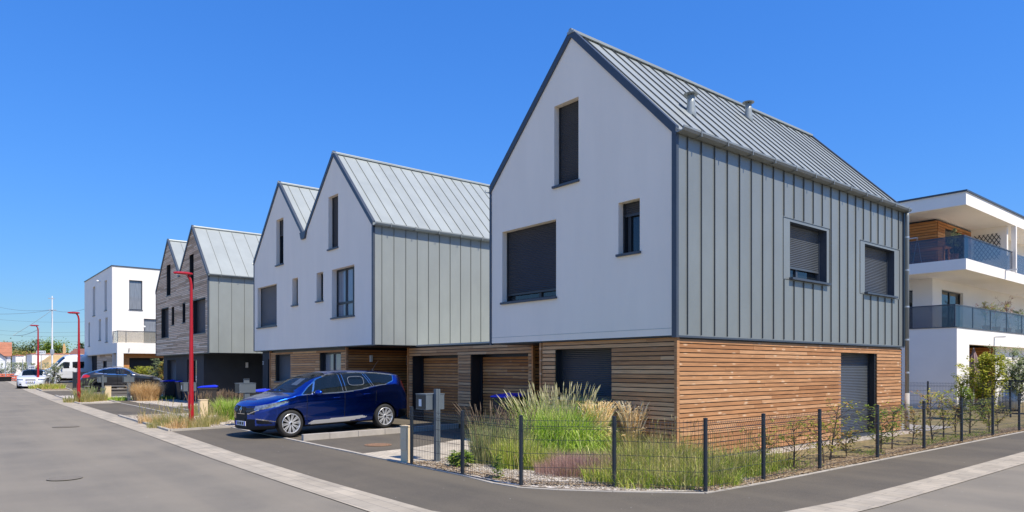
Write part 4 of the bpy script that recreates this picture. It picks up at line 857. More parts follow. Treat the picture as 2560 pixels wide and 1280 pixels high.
    # wheels
    def wheel(x, sw, sg, front):
        r = S['r']; wd = S.get('tw', .215); sp = S.get('spokes', 10)
        mb = MB(); h0 = -wd / 2
        mb.lathe([(r * .72, h0 + .01), (r * .76, h0), (r * .93, h0 + .004), (r * .985, h0 + .028), (r, h0 + .06), (r, wd / 2 - .06), (r * .985, wd / 2 - .028), (r * .93, wd / 2 - .004), (r * .76, wd / 2), (r * .72, wd / 2 - .01)], ax='x', n=44, cap=False)
        o = wheel_mesh(mb, 'wheel', 'tyre', t, x, sw, sg)
        mb = MB(); R_ = r * .73; e = wd / 2
        mb.lathe([(R_, e - .004), (R_ * .965, e + .001), (R_ * .93, e - .012), (R_ * .92, e - .12)], ax='x', n=44, cap=False)
        mb.lathe([(R_ * .22, e - .045), (R_ * .20, e - .018), (R_ * .10, e - .012), (.0001, e - .012)], ax='x', n=24, cap=False)
        for k in range(sp):
            a = 2 * math.pi * k / sp + .1; dl = .10 if S.get('twin', 1) else 0
            for d_ in ((-dl, dl) if dl else (0,)):
                p0 = (math.cos(a + d_ * .9) * R_ * .18, math.sin(a + d_ * .9) * R_ * .18); p1 = (math.cos(a + d_) * R_ * .95, math.sin(a + d_) * R_ * .95)
                w_ = S.get('spw', .018); mb.bar((e - .055, p0[0], p0[1]), (e - .035, p1[0], p1[1]), w_, .03, up=(1, 0, 0))
        wheel_mesh(mb, 'rim', 'alloy', o, 0, 0, 1)
        mb = MB(); mb.lathe([(.0001, e - .10), (R_ * .93, e - .10)], ax='x', n=30, cap=False); mb.lathe([(R_ * .6, e - .085), (R_ * .6, e - .075), (.0001, e - .075)], ax='x', n=30); wheel_mesh(mb, 'brake_disc', 'black', o, 0, 0, 1)
        mb = MB(); mb.lathe([(.028, e - .012), (.028, e - .006), (.0001, e - .006)], ax='x', n=16); wheel_mesh(mb, 'hub_cap', 'black', o, 0, 0, 1)
    for sw in S['wheels']:
        for sg in (1, -1): wheel(sg * (W / 2 - .125), sw, sg, sw == S['wheels'][0])
    # seats and dashboard seen through the glass
    zf = S.get('seat_z', .62)
    for (sx, sy) in S.get('seats', ((-.37, 2.15), (.37, 2.15), (-.42, 3.0), (0, 3.0), (.42, 3.0))):
        mb = MB(); mb.box((sx - .22, sy - .28, zf - .16), (sx + .22, sy + .22, zf)); mb.bar((sx, sy + .20, zf - .02), (sx, sy + .38, zf + .56), .42, .10, up=(0, -1, .3)); mb.bar((sx, sy + .36, zf + .58), (sx, sy + .40, zf + .78), .24, .09, up=(0, -1, .2)); bevel(mb.build('seat', 'seat', t, local=True), .03)
    ms_ = S['mirror'][1]; mb = MB(); mb.box((-W * .37, ms_ - .42, zf + .05), (W * .37, ms_ - .10, zf + .30)); bevel(mb.build('dashboard', 'black', t, local=True), .04)
    mb = MB(); mb.tube([(-.37 + .18 * math.cos(a), ms_ + .02 + .06 * math.sin(a), zf + .30 + .17 * math.sin(a)) for a in np.linspace(0, 6.283, 17)], .014, 5); mb.build('steering_wheel', 'black', t, local=True)
    # mirrors
    mx, ms, mz = S['mirror']
    for sg in (1, -1):
        bm = bmesh.new(); bmesh.ops.create_uvsphere(bm, u_segments=20, v_segments=12, radius=1)
        for v in bm.verts:
            c = v.co; v.co = Vector((sg * mx + c.x * .115, ms + max(-1, min(.55, c.y)) * .075 + c.x * sg * .02, mz + c.z * .075 * (1.1 if c.z > 0 else .8)))
        me = bpy.data.meshes.new('door_mirror'); bm.to_mesh(me); bm.free(); me.polygons.foreach_set('use_smooth', [True] * len(me.polygons)); me.materials.append(S['mats'].get('mirror') or S['mats'].get('body')); o = bpy.data.objects.new('door_mirror', me); C.objects.link(o); o.parent = t; OFF[o.name] = Vector()
        mb = MB(); mb.bar((sg * (mx - .16), ms + .02, mz - .08), (sg * (mx - .02), ms, mz - .03), .08, .035); mb.build('mirror_arm', 'black', o, local=True)
    for sh in S.get('handles', ()):
        for sg in (1, -1):
            xx = float(np.interp(sh[0], s, hw)) * sg + sg * S.get('hx', .012)
            mb = MB(); mb.bar((xx, sh[0] - .09, sh[1]), (xx, sh[0] + .10, sh[1] + .01), .028, .022); bevel(mb.build('door_handle', S['mats']['body'], t, local=True), .008)
    if 'plate' in S:
        for (ps, pz, dirn) in S['plate']:
            mb = MB(); mb.box((-.26, ps - .006, pz - .055), (.26, ps + .006, pz + .055)); pl = mb.build('number_plate', 'white', t, local=True)
            mb = MB(); yy = ps + (-.0085 if dirn < 0 else .0085)
            for x0_, w_ in ((-.17, .035), (-.125, .03), (-.06, .012), (-.035, .035), (.01, .03), (.085, .035), (.13, .03)): mb.box((x0_, yy - .002, pz - .034), (x0_ + w_, yy + .002, pz + .034))
            mb.build('plate_characters', 'shutter_dk', pl, local=True)
            mb = MB()
            for x0_ in (-.258, .218): mb.box((x0_, yy - .002, pz - .052), (x0_ + .04, yy + .002, pz + .052))
            mb.build('plate_band', 'bluelid', pl, local=True)
    return t
def wheel_mesh(mb, name, m, parent, x, y, sg):
    me = bpy.data.meshes.new(name); me.from_pydata([(v[0] * sg, v[1], v[2]) for v in mb.v], [], mb.f); me.materials.append(M[m])
    me.polygons.foreach_set('use_smooth', [name in ('wheel',)] * len(mb.f)); me.update()
    o = bpy.data.objects.new(name, me); C.objects.link(o); o.parent = parent
    if name == 'wheel': o.location = (x, y, WR[0])
    OFF[o.name] = Vector(); return o
WR = [.335]
def paint(name, col, metal=.45, rough=.3, coat=1): 
    m = mat(name, col, rough, metal=metal, coat=coat, spec=.5); return m
# ---- blue people carrier
WR[0] = .335
gh = [(1.22, 1.03), (1.8, 1.035), (2.5, 1.055), (2.95, 1.10), (3.35, 1.175), (3.75, 1.215), (4.02, 1.30), (4.10, 1.455), (3.6, 1.525), (3.0, 1.555), (2.45, 1.55), (2.1, 1.51), (1.75, 1.395), (1.45, 1.21)]
def blue_classes():
    def side(fn): return lambda ax, s, z, rg, cx: fn(ax, s, z) & (rg == 2)
    win = lambda ax, s, z: inpoly(s, z, gh)
    pill = lambda ax, s, z: ((s > 2.405) & (s < 2.50)) | (np.abs(s - (3.33 - (z - 1.17) * .45)) < .035) 
    qp = lambda ax, s, z: np.abs(s - (1.50 + (z - 1.03) * .55)) < .022
    lin = lambda s0, w_=.006: (lambda ax, s, z: np.abs(s - s0) < w_)
    return [
        ('window_trim', lambda ax, s, z, rg, cx: (rg >= 2) & (ax > .45) & (edist(s, z, gh) < .010) & (z < 1.6)),
        ('side_window', lambda ax, s, z, rg, cx: (rg >= 2) & (ax > .45) & win(ax, s, z) & (edist(s, z, gh) > .009)),
        ('pillar', lambda ax, s, z, rg, cx: (rg >= 2) & (ax > .45) & win(ax, s, z) & (edist(s, z, gh) > .009) & pill(ax, s, z)),
        ('window_trim', lambda ax, s, z, rg, cx: (rg >= 2) & (ax > .45) & win(ax, s, z) & qp(ax, s, z)),
        ('window_trim', lambda ax, s, z, rg, cx: (rg >= 2) & (ax > .45) & win(ax, s, z) & ((np.abs(s - 2.40) < .007) | (np.abs(s - 2.50) < .007) | (np.abs(np.abs(s - (3.33 - (z - 1.17) * .45)) - .034) < .007))),
        ('shut_line', lambda ax, s, z, rg, cx: (rg == 1) & (z > .36) & (z < 1.04) & ((np.abs(s - 1.36) < .006) | (np.abs(s - 2.45) < .006) | ((np.abs(s - 3.42 + .25 * np.maximum(0, .75 - z)) < .006) & (z > .7)))),
        ('windscreen', lambda ax, s, z, rg, cx: (rg == 3) & (s > 1.06 + .10 * (ax / .7) ** 2) & (s < 2.06 + .12 * (1 - (ax / .6) ** 2)) & (ax < .62 - .05 * (s - 1.06))),
        ('wiper_cowl', lambda ax, s, z, rg, cx: (rg == 3) & (s > .98 + .10 * (ax / .7) ** 2) & (s < 1.06 + .10 * (ax / .7) ** 2) & (ax < .72)),
        ('rear_window', lambda ax, s, z, rg, cx: (rg == 3) & (s > 4.42) & (s < 4.6) & (z > 1.1) & (ax < .58)),
        ('grille_slats', lambda ax, s, z, rg, cx: (s < .40) & (z > .60) & (z < .75) & (ax < .55) & (np.mod(z, .034) < .009)),
        ('radiator_grille', lambda ax, s, z, rg, cx: (s < .40) & (np.mod(z, .034) >= .009) & (z > .60 - .02 * (ax / .5)) & (z < .765 + .03 * (ax / .6)) & (ax < .56)),
        ('grille_trim', lambda ax, s, z, rg, cx: (s < .42) & (np.abs(z - (.595 + .10 * np.clip((ax - .35) / .3, 0, 1))) < .012) & (ax < .66)),
        ('headlight', lambda ax, s, z, rg, cx: (ax > .52) & (rg < 4) & inpoly(s, z, [(.10, .69), (.34, .72), (.62, .78), (.88, .87), (.80, .895), (.5, .86), (.25, .80), (.10, .755)])),
        ('bumper_intake', lambda ax, s, z, rg, cx: (s < .5) & (z > .31) & (z < .47) & (ax < .56)),
        ('fog_lamp_recess', lambda ax, s, z, rg, cx: (s < .55) & (ax > .60) & inpoly(s, z, [(0, .36), (.5, .36), (.38, .43), (0, .48)])),
        ('bumper_trim', lambda ax, s, z, rg, cx: (s < .55) & (ax > .58) & (np.abs(z - (.49 - .20 * np.maximum(0, s - .12))) < .010)),
        ('lower_sill', lambda ax, s, z, rg, cx: (z < .275 + .035 * (s < .8)) & (rg <= 1)),
        ('sill_trim', lambda ax, s, z, rg, cx: (rg == 1) & inpoly(s, z, [(1.40, .30), (1.55, .375), (3.0, .405), (3.18, .36), (2.6, .285), (1.5, .275)])),
        ('tail_light', lambda ax, s, z, rg, cx: (ax > .42) & inpoly(s, z, [(4.40, 1.26), (4.45, 1.0), (4.70, .84), (4.70, 1.22), (4.52, 1.34)])),
        ('rear_bumper_trim', lambda ax, s, z, rg, cx: (s > 4.2) & (z < .50)),
    ]
blue = paint('blue_car_paint', (.010, .062, .44), metal=1.0, rough=.27)
BLUE = dict(cat='car', cap='black', s0=.10, L=4.63, W=1.87, r=.335, wheels=(.93, 3.73), sm=.05,
    zt=[(.10, .62), (.12, .72), (.16, .81), (.27, .88), (.5, .965), (.8, 1.035), (1.02, 1.075), (1.2, 1.18), (1.6, 1.42), (1.95, 1.535), (2.3, 1.59), (2.8, 1.615), (3.4, 1.61), (3.9, 1.58), (4.34, 1.535), (4.46, 1.50), (4.54, 1.24), (4.58, 1.02), (4.61, .93), (4.63, .70)],
    zb=[(0, .24), (.12, .20), (4.3, .22), (4.63, .33)],
    zs=[(0, .55), (.15, .68), (.5, .86), (1.0, .985), (1.4, 1.02), (2.4, 1.035), (3.0, 1.085), (3.6, 1.19), (4.2, 1.2), (4.45, 1.0), (4.63, .6)],
    hw=[(.10, .20), (.112, .36), (.135, .49), (.18, .61), (.27, .72), (.40, .815), (.60, .885), (.85, .925), (1.3, .925), (3.6, .930), (4.0, .915), (4.3, .90), (4.50, .86), (4.60, .77), (4.63, .66)],
    classes=blue_classes(), single=('grille_slats', 'windscreen', 'rear_window', 'radiator_grille', 'bumper_intake', 'wiper_cowl', 'grille_trim', 'lower_sill', 'rear_bumper_trim'),
    mats=dict(body=blue), mn=dict(grille_slats='shutter', side_window='carglass', window_trim='chrome', pillar='gloss_black', windscreen='windscreen', rear_window='carglass', headlight='lamp', tail_light='tail', sill_trim='alloy', grille_trim='chrome', bumper_trim='chrome', rear_bumper_trim='black', shut_line='black'),
    mirror=(1.03, 1.62, 1.06), handles=((2.20, .90), (3.12, .955)), plate=((.075, .36, -1),), spokes=10, twin=1)
car = make_car('parked_car', 'dark blue people carrier parked nose out beside the low concrete kerb wall', (-17.31, 5.63, .012), R(6.5), BLUE, tilt=R(.9), group='cars parked in front of the houses')
mb = MB(); mb.tube([(.0, 3.95, 1.60), (.0, 4.15, 1.86)], [.008, .003], 6); mb.lathe([(.04, 1.58), (.03, 1.62), (.001, 1.63)], (0, 3.95, 0)); mb.build('roof_aerial', 'black', car, local=True)
mb = MB(); d = [(-.0, .0), (.055, .0), (0, .085), (-.055, 0), (0, -.085)]
mb.poly([[(.058, 0), (0, .09), (-.058, 0), (0, -.09)], [(.028, 0), (0, -.05), (-.028, 0), (0, .05)]], lambda a, b: (a, .085 + max(0, b) * .25 - .01, .69 + b), thick=.012, nrm=(0, -1, 0)); mb.build('diamond_emblem', 'chrome', car, local=True)
mb = MB(); mb.box((-.19, .092, .60), (.19, .12, .765)); mb.build('grille_mesh', 'black', car, local=True)
mb = MB(); mb.box((-.19, .092, .30), (.19, .12, .47)); mb.build('lower_grille', 'black', car, local=True)
mb = MB(); mb.box((-.19, .088, .585), (.19, .10, .60)); mb.build('chrome_strip', 'chrome', car, local=True)
mb = MB()
for z in (.62, .65, .68, .71, .74): mb.box((-.19, .088, z), (.19, .115, z + .006))
mb.build('grille_bars', 'chrome' if False else 'shutter', car, local=True)
mb = MB(); mb.box((.14, 1.32, 1.24), (.46, 1.325, 1.27)); 
bm = bmesh.new()
mb = MB(); mb.mesh([(.12, 1.36, 1.262), (.42, 1.36, 1.255), (.38, 1.62, 1.415), (.12, 1.62, 1.42)], [(0, 1, 2, 3)]); mb.build('paper_on_dashboard', 'glass_lt', car, local=True)
mb = MB(); 
for sg in (.28, -.30): mb.tube([(sg, 1.10, 1.13), (sg - .2, 1.14, 1.155), (sg - .52, 1.16, 1.15)], .008, 5)
mb.build('wiper', 'black', car, local=True)
mb = MB(); ring = [(.30 * math.cos(a) * (1 if abs(math.cos(a)) < .85 else .95), .125 * math.sin(a)) for a in np.linspace(0, 2 * math.pi, 25)]
def gs(sv, z): return .935 - .42 * (z - 1.07) * 1.02 + .012
ring = []
for k in range(33):
    a = 2 * math.pi * k / 32; cx_, cz_ = math.cos(a), math.sin(a); n_ = (abs(cx_) ** 4 + abs(cz_) ** 4) ** -.25; sv = 2.84 + .24 * cx_ * n_; z = 1.33 + .115 * cz_ * n_; ring.append((gs(sv, z), sv, z))
mb.tube(ring, .007, 6); mb.build('sunshade', 'glass_lt', car, smooth=True, local=True)

# ---- dark grey coupe suv
gb = [(1.62, 1.06), (2.4, 1.07), (3.2, 1.12), (3.62, 1.17), (3.80, 1.235), (3.55, 1.36), (3.1, 1.455), (2.6, 1.49), (2.2, 1.46), (1.9, 1.31)]
SUV = dict(cat='car', L=4.67, W=1.88, r=.365, wheels=(.88, 3.69), sm=.05, ds=.03, n=(30, 20, 16), tw=.25,
    zt=[(0, .68), (.03, .80), (.12, .90), (.5, 1.0), (1.0, 1.07), (1.35, 1.12), (1.6, 1.25), (2.0, 1.5), (2.4, 1.61), (2.9, 1.60), (3.4, 1.50), (3.9, 1.33), (4.35, 1.17), (4.5, 1.12), (4.6, .95), (4.67, .75)],
    zb=[(0, .28), (.12, .24), (4.3, .26), (4.67, .38)], zs=[(0, .6), (.2, .78), (.6, .92), (1.3, 1.03), (2.4, 1.06), (3.4, 1.10), (4.2, 1.06), (4.5, .95), (4.67, .6)],
    hw=[(0, .55), (.05, .66), (.15, .78), (.35, .87), (.7, .925), (3.9, .935), (4.3, .88), (4.5, .80), (4.67, .66)],
    classes=[('window_trim', lambda ax, s, z, rg, cx: (rg >= 2) & (ax > .42) & (edist(s, z, gb) < .02)),
             ('side_window', lambda ax, s, z, rg, cx: (rg >= 2) & (ax > .42) & inpoly(s, z, gb) & (edist(s, z, gb) > .02)),
             ('pillar', lambda ax, s, z, rg, cx: (rg >= 2) & (ax > .42) & inpoly(s, z, gb) & ((np.abs(s - 2.62) < .05) | (np.abs(s - 3.38) < .03))),
             ('windscreen', lambda ax, s, z, rg, cx: (rg == 3) & (s > 1.38) & (s < 2.2) & (ax < .62)),
             ('rear_window', lambda ax, s, z, rg, cx: (rg == 3) & (s > 3.35) & (s < 4.3) & (ax < .56)),
             ('roof_rail', lambda ax, s, z, rg, cx: (rg >= 2) & (s > 1.9) & (s < 3.9) & (np.abs(ax - .60) < .035) & (z > 1.3)),
             ('shut_line', lambda ax, s, z, rg, cx: (rg == 1) & (z > .42) & ((np.abs(s - 1.5) < .015) | (np.abs(s - 2.6) < .015))),
             ('headlight', lambda ax, s, z, rg, cx: (ax > .5) & inpoly(s, z, [(0, .70), (.5, .76), (.55, .86), (0, .82)])),
             ('radiator_grille', lambda ax, s, z, rg, cx: (s < .2) & (z > .55) & (z < .85) & (ax < .4)),
             ('tail_light', lambda ax, s, z, rg, cx: (ax > .38) & inpoly(s, z, [(4.08, 1.0), (4.2, .90), (4.7, .86), (4.7, 1.06), (4.3, 1.08)])),
             ('sill_trim', lambda ax, s, z, rg, cx: (rg <= 1) & (z < .36) & (z > .31)), ('lower_sill', lambda ax, s, z, rg, cx: (rg <= 1) & (z < .31))],
    single=('windscreen', 'rear_window', 'radiator_grille', 'lower_sill'), mats=dict(body=paint('graphite_paint', (.022, .022, .026), .15, .35)),
    mn=dict(side_window='carglass', window_trim='chrome', pillar='gloss_black', windscreen='windscreen', rear_window='carglass', headlight='lamp', tail_light='tail', sill_trim='alloy', roof_rail='alloy'),
    mirror=(1.04, 1.85, 1.10), handles=((2.40, .95), (3.25, .98)), plate=((4.69, .80, 1),), spokes=5, twin=1, spw=.04)
WR[0] = .365
# nose points away from the street
make_car('parked_car', 'dark grey coupe-backed off-roader parked tail out, red tail light towards the street', (-50.98, 11.55, .235), R(170), SUV, group='cars parked in front of the houses')
# ---- white hatchback
gw_ = [(1.35, .93), (2.2, .95), (2.9, 1.0), (3.3, 1.06), (3.2, 1.24), (2.6, 1.32), (2.0, 1.31), (1.75, 1.22)]
HAT = dict(cat='car', L=3.97, W=1.74, r=.315, wheels=(.80, 3.27), sm=.05, ds=.03, n=(30, 20, 16),
    zt=[(0, .58), (.03, .68), (.12, .76), (.5, .87), (.9, .94), (1.1, .97), (1.35, 1.12), (1.75, 1.34), (2.1, 1.41), (2.7, 1.42), (3.3, 1.35), (3.55, 1.27), (3.8, 1.0), (3.9, .9), (3.97, .6)],
    zb=[(0, .22), (.12, .18), (3.7, .2), (3.97, .3)], zs=[(0, .5), (.2, .66), (.6, .80), (1.2, .90), (2.4, .95), (3.4, 1.0), (3.97, .6)],
    hw=[(0, .50), (.05, .60), (.15, .72), (.35, .81), (.7, .86), (3.3, .865), (3.7, .82), (3.97, .62)],
    classes=[('side_window', lambda ax, s, z, rg, cx: (rg >= 2) & (ax > .42) & inpoly(s, z, gw_)),
             ('windscreen', lambda ax, s, z, rg, cx: (rg == 3) & (s > 1.10) & (s < 1.95) & (ax < .62)),
             ('roof_panel', lambda ax, s, z, rg, cx: (rg == 3) & (s > 1.98) & (s < 3.5) & (ax < .56)),
             ('headlight', lambda ax, s, z, rg, cx: (ax > .42) & inpoly(s, z, [(0, .62), (.45, .66), (.5, .75), (0, .70)])),
             ('radiator_grille', lambda ax, s, z, rg, cx: (s < .3) & (z > .40) & (z < .70) & (ax < .30)),
             ('bumper_intake', lambda ax, s, z, rg, cx: (s < .4) & (z > .30) & (z < .40) & (ax > .38) & (ax < .66)),
             ('lower_sill', lambda ax, s, z, rg, cx: (rg <= 1) & (z < .24))],
    single=('windscreen', 'radiator_grille', 'lower_sill', 'roof_panel'), mats=dict(body=paint('white_car_paint', (.74, .75, .76), 0, .3)),
    mn=dict(side_window='carglass', windscreen='windscreen', headlight='lamp', roof_panel='black'), mirror=(.98, 1.45, 1.0), plate=((-.03, .50, -1),), spokes=5, spw=.03)
WR[0] = .315
make_car('parked_car', 'small white hatchback with dark roof facing the camera at the far end of the street', (*at(76, 48.5), .24), R(80), HAT, group='cars parked in front of the houses')
# ---- white van
gv = [(.95, 1.28), (1.35, 1.28), (1.9, 1.25), (1.95, 1.80), (1.5, 1.84), (1.25, 1.62)]
VAN = dict(cat='van', L=5.5, W=2.02, r=.345, wheels=(.95, 4.25), sm=.05, ds=.04, n=(30, 24, 14), tumble=.10, er=.16,
    zt=[(0, .75), (.03, .92), (.12, 1.05), (.4, 1.20), (.75, 1.33), (1.0, 1.62), (1.5, 2.20), (1.8, 2.42), (2.4, 2.50), (5.3, 2.50), (5.42, 2.3), (5.5, 1.6)],
    zb=[(0, .28), (.1, .24), (5.5, .35)], zs=[(0, .65), (.3, .95), (.8, 1.15), (1.3, 1.22), (5.5, 1.25)],
    hw=[(0, .62), (.06, .76), (.2, .88), (.5, .97), (.9, 1.0), (5.3, 1.0), (5.5, .93)],
    classes=[('side_window', lambda ax, s, z, rg, cx: (rg >= 2) & (ax > .6) & inpoly(s, z, gv)),
             ('side_window', lambda ax, s, z, rg, cx: (rg >= 2) & (ax > .6) & inpoly(s, z, [(2.15, 1.30), (3.0, 1.30), (3.05, 1.85), (2.15, 1.85)])),
             ('windscreen', lambda ax, s, z, rg, cx: (rg == 3) & (s > .80) & (s < 1.62) & (ax < .86)),
             ('headlight', lambda ax, s, z, rg, cx: (ax > .5) & inpoly(s, z, [(0, .80), (.5, .86), (.6, 1.08), (.1, 1.0)])),
             ('radiator_grille', lambda ax, s, z, rg, cx: (s < .3) & (z > .72) & (z < .95) & (ax < .5)),
             ('bumper_trim', lambda ax, s, z, rg, cx: (s < .55) & (z < .62)), ('lower_sill', lambda ax, s, z, rg, cx: (rg <= 1) & (z < .42)),
             ('red_graphic', lambda ax, s, z, rg, cx: (rg == 2) & (inpoly(s, z, [(3.9, 1.38), (4.5, 1.38), (4.28, 1.52), (4.22, 1.72), (4.16, 1.52)])))],
    single=('windscreen', 'radiator_grille', 'lower_sill', 'bumper_trim'), mats=dict(body=paint('white_van_paint', (.72, .73, .74), 0, .35)),
    mn=dict(side_window='vanglass', windscreen='vanglass', headlight='lamp', red_graphic='orange_plastic'), mirror=(1.16, 1.35, 1.35), spokes=5, spw=.03)
WR[0] = .345
vx, vy = at(148, 60)
make_car('delivery_van', 'white high-roofed van parked nose out beside the white cube building', (vx - .2, vy - 1.3, .44), R(4), VAN)

# ================================================================ street furniture
def lamp(x, y, label, first=None, h=4.5):
    t = thing('street_lamp', label, 'street lamp', (x, y, gz(x)), group='red street lamps along the kerb')
    mb = MB(); n = 8; prof = [(0, .078), (.4, .074), (2.5, .056), (3.7, .045), (4.15, .042)]
    mb.tube([(0, 0, z) for z, r in prof] + [(0, -.03, 4.32), (0, -.09, 4.42), (0, -.17, 4.465)], [r for z, r in prof] + [.040, .038, .03], 8); mb.build('pole', 'red', t, local=True, smooth=True)
    mb = MB(); mb.box((-.14, -.14, 0), (.14, .14, .02)); mb.build('base_plate', 'red', t, local=True); mb = MB(); mb.box((-.04, -.083, .55), (.04, -.070, .95)); mb.build('access_door', 'red', t, local=True)
    mb = MB(); vs = []; k = 16
    for zz, sc in ((4.43, .75), (4.46, 1), (4.50, .95), (4.515, .6)):
        for i in range(k):
            a = 2 * math.pi * i / k; vs.append((math.cos(a) * .13 * sc, -.22 + math.sin(a) * .27 * sc, zz + .03 * math.sin(a) * -1 * 0))
    mb.mesh(vs, [(r * k + i, r * k + (i + 1) % k, (r + 1) * k + (i + 1) % k, (r + 1) * k + i) for r in range(3) for i in range(k)] + [tuple(range(k))[::-1], tuple(range(3 * k, 4 * k))]); hd = mb.build('lamp_head', 'red', t, local=True)
    mb = MB(); mb.box((-.07, -.42, 4.418), (.07, -.12, 4.43)); mb.build('lens', 'white', hd, local=True)
    return t
L1 = lamp(-21.5, 5.66, 'tall red street lamp in the weedy verge beside the blue car')
dup(L1, (-40.5, 5.38, gz(-40.5) + .01), 0, 'red street lamp beside the dark grey car, middle one of the three')
dup(L1, (-59.3, 5.4, gz(-59.3)), 0, 'farthest red street lamp, in front of the white hatchback')
def cabinet(x, y, label, w_=.22, d_=.11, h=.66):
    t = thing('utility_cabinet', label, 'utility cabinet', (x, y, gz(x)), group='cream utility cabinets')
    mb = MB(); mb.box((-w_ / 2, -d_ / 2, 0), (w_ / 2, d_ / 2, h)); bevel(mb.build('housing', 'cream', t, local=True), .006)
    mb = MB(); mb.box((-w_ / 2 + .012, -d_ / 2 - .012, .24), (w_ / 2 - .012, -d_ / 2 - .001, h - .02)); dd = mb.build('door', 'cream', t, local=True)
    mb = MB(); mb.lathe([(.012, 0), (.012, -.008)], (-.02, -d_ / 2 - .012, .44), 'y', 10); mb.build('lock', 'steel', dd, local=True)
    mb = MB(); mb.box((-w_ / 2 - .008, -d_ / 2 - .014, h), (w_ / 2 + .008, d_ / 2 + .008, h + .018)); mb.build('top_cap', 'cream', t, local=True)
    return t
c1 = cabinet(-10.90, 6.54, 'cream utility cabinet at the near end of the mesh fence')
x, y = at(508, 22.3); dup(c1, (x, y, 0), 0, 'cream utility cabinet just right of the nearest red lamp post').scale = (1.1, 2.0, 1.05)
x, y = at(270, 36.5); dup(c1, (x, y, 0), 0, 'cream utility cabinet in front of the dark grey car').scale = (1.1, 2.4, 1.15)
def mailbox(x, y, label, z0=.95, single=False):
    t = thing('mailbox', label, 'mailbox', (x, y, gz(x)), group='grey steel mailboxes')
    mb = MB(); mb.box((-.04, -.045, 0), (.04, -.004, 1.34)); mb.box((-.04, .004, 0), (.04, .045, 1.34)); mb.box((-.032, -.04, 0), (.032, .04, 1.33)); mb.build('post', 'mailbox', t, local=True)
    for k, (a, b) in enumerate(((-.20, -.004), (.004, .20))):
        mb = MB(); mb.box((-.40, a, .96), (-.06, b, 1.235)); mb.box((-.41, a - .01, 1.235), (-.055, b + .01, 1.25)); bx = mb.build('box', 'mailbox', t, local=True)
        if k == 0:
            mb = MB(); mb.box((-.385, a - .006, .975), (-.075, a - .001, 1.225)); mb.build('door', 'dark', bx, local=True)
            mb = MB(); mb.box((-.29, a - .010, 1.02), (-.20, a - .007, 1.15)); mb.build('notice', 'white', bx, local=True)
    return t
m1 = mailbox(-10.62, 7.02, 'grey steel mailbox post with twin boxes behind the near end of the mesh fence')
def mailbox_single(x, y, label):
    t = thing('mailbox', label, 'mailbox', (x, y, gz(x)), group='grey steel mailboxes')
    mb = MB(); mb.box((-.16, -.07, 0), (-.02, .07, 1.0)); mb.build('post', 'mailbox', t, local=True); mb = MB(); mb.box((-.06, -.10, 1.0), (-.02, .06, 1.40)); mb.box((-.06, -.10, 1.40), (.0, .06, 1.41)); mb.build('back_plate', 'mailbox', t, local=True)
    mb = MB(); mb.box((-.38, -.24, 1.0), (.0, .24, 1.27)); mb.box((-.39, -.255, 1.27), (.01, .25, 1.285)); bx = mb.build('box', 'mailbox', t, local=True)
    mb = MB(); mb.box((-.36, -.246, 1.015), (-.02, -.241, 1.255)); mb.build('door', 'dark', bx, local=True); mb = MB()
    for z in (1.04, 1.23): mb.lathe([(.008, 0), (.008, .006)], (0, -.20, z), 'x', 8)
    mb.build('screw', 'steel', bx, local=True); return t
x, y = at(619, 20.3); m2 = mailbox_single(x, y, 'grey mailbox just behind the nose of the blue car')
x, y = at(323, 36); dup(m2, (x, y, 0), 0, 'grey mailbox beside the straw coloured grass clump')
for px, d, lb in ((476, 22.8, 'grey twin mailbox directly behind the nearest red lamp post'), (257, 37, 'grey mailbox behind the farthest cream cabinet')):
    x, y = at(px, d); dup(m1, (x, y, 0), 0, lb)
def bin_(x, y, rz, label, tilt=0):
    t = thing('wheelie_bin', label, 'wheelie bin', (x, y, gz(x)), group='wheelie bins with blue lids'); t.rotation_euler = (0, 0, rz)
    mb = MB()
    def fr(z, w_, d_, oy=0): return [(-w_, -d_ + oy, z), (w_, -d_ + oy, z), (w_, d_ + oy, z), (-w_, d_ + oy, z)]
    vs = fr(.06, .20, .22, .02) + fr(.92, .27, .31) + fr(.92, .29, .33) + fr(.98, .29, .33)
    mb.mesh(vs, [(0, 3, 2, 1)] + [(r * 4 + i, r * 4 + (i + 1) % 4, r * 4 + 4 + (i + 1) % 4, r * 4 + 4 + i) for r in range(3) for i in range(4)]); mb.box((-.02, -.26, .3), (.02, -.22, .8)); bevel(mb.build('bin_body', 'binbody', t, local=True), .012)
    mb = MB(); vs = [(-.30, -.36, .985), (.30, -.36, .985), (.30, .33, 1.0), (-.30, .33, 1.0), (-.30, -.36, 1.015), (.30, -.36, 1.015), (.30, .33, 1.05), (-.30, .33, 1.05), (-.22, -.24, 1.05), (.22, -.24, 1.05), (.22, .22, 1.085), (-.22, .22, 1.085)]
    mb.mesh(vs, [(0, 3, 2, 1), (0, 1, 5, 4), (1, 2, 6, 5), (2, 3, 7, 6), (3, 0, 4, 7), (4, 5, 9, 8), (5, 6, 10, 9), (6, 7, 11, 10), (7, 4, 8, 11), (8, 9, 10, 11)]); bevel(mb.build('lid', 'bluelid', t, local=True), .01)
    mb = MB(); mb.tube([(-.24, .38, .98), (.24, .38, .98)], .016, 8); mb.build('handle', 'black', t, local=True)
    for sx in (-.24, .24):
        mb = MB(); mb.lathe([(.10, -.025), (.10, .025)], (sx, .22, .10), 'x', 20); mb.build('wheel', 'black', t, local=True)
    return t
x, y = at(1271, 17.6); b1 = bin_(x, y, R(8), 'blue lidded bin in front of the right hand timber garage door')
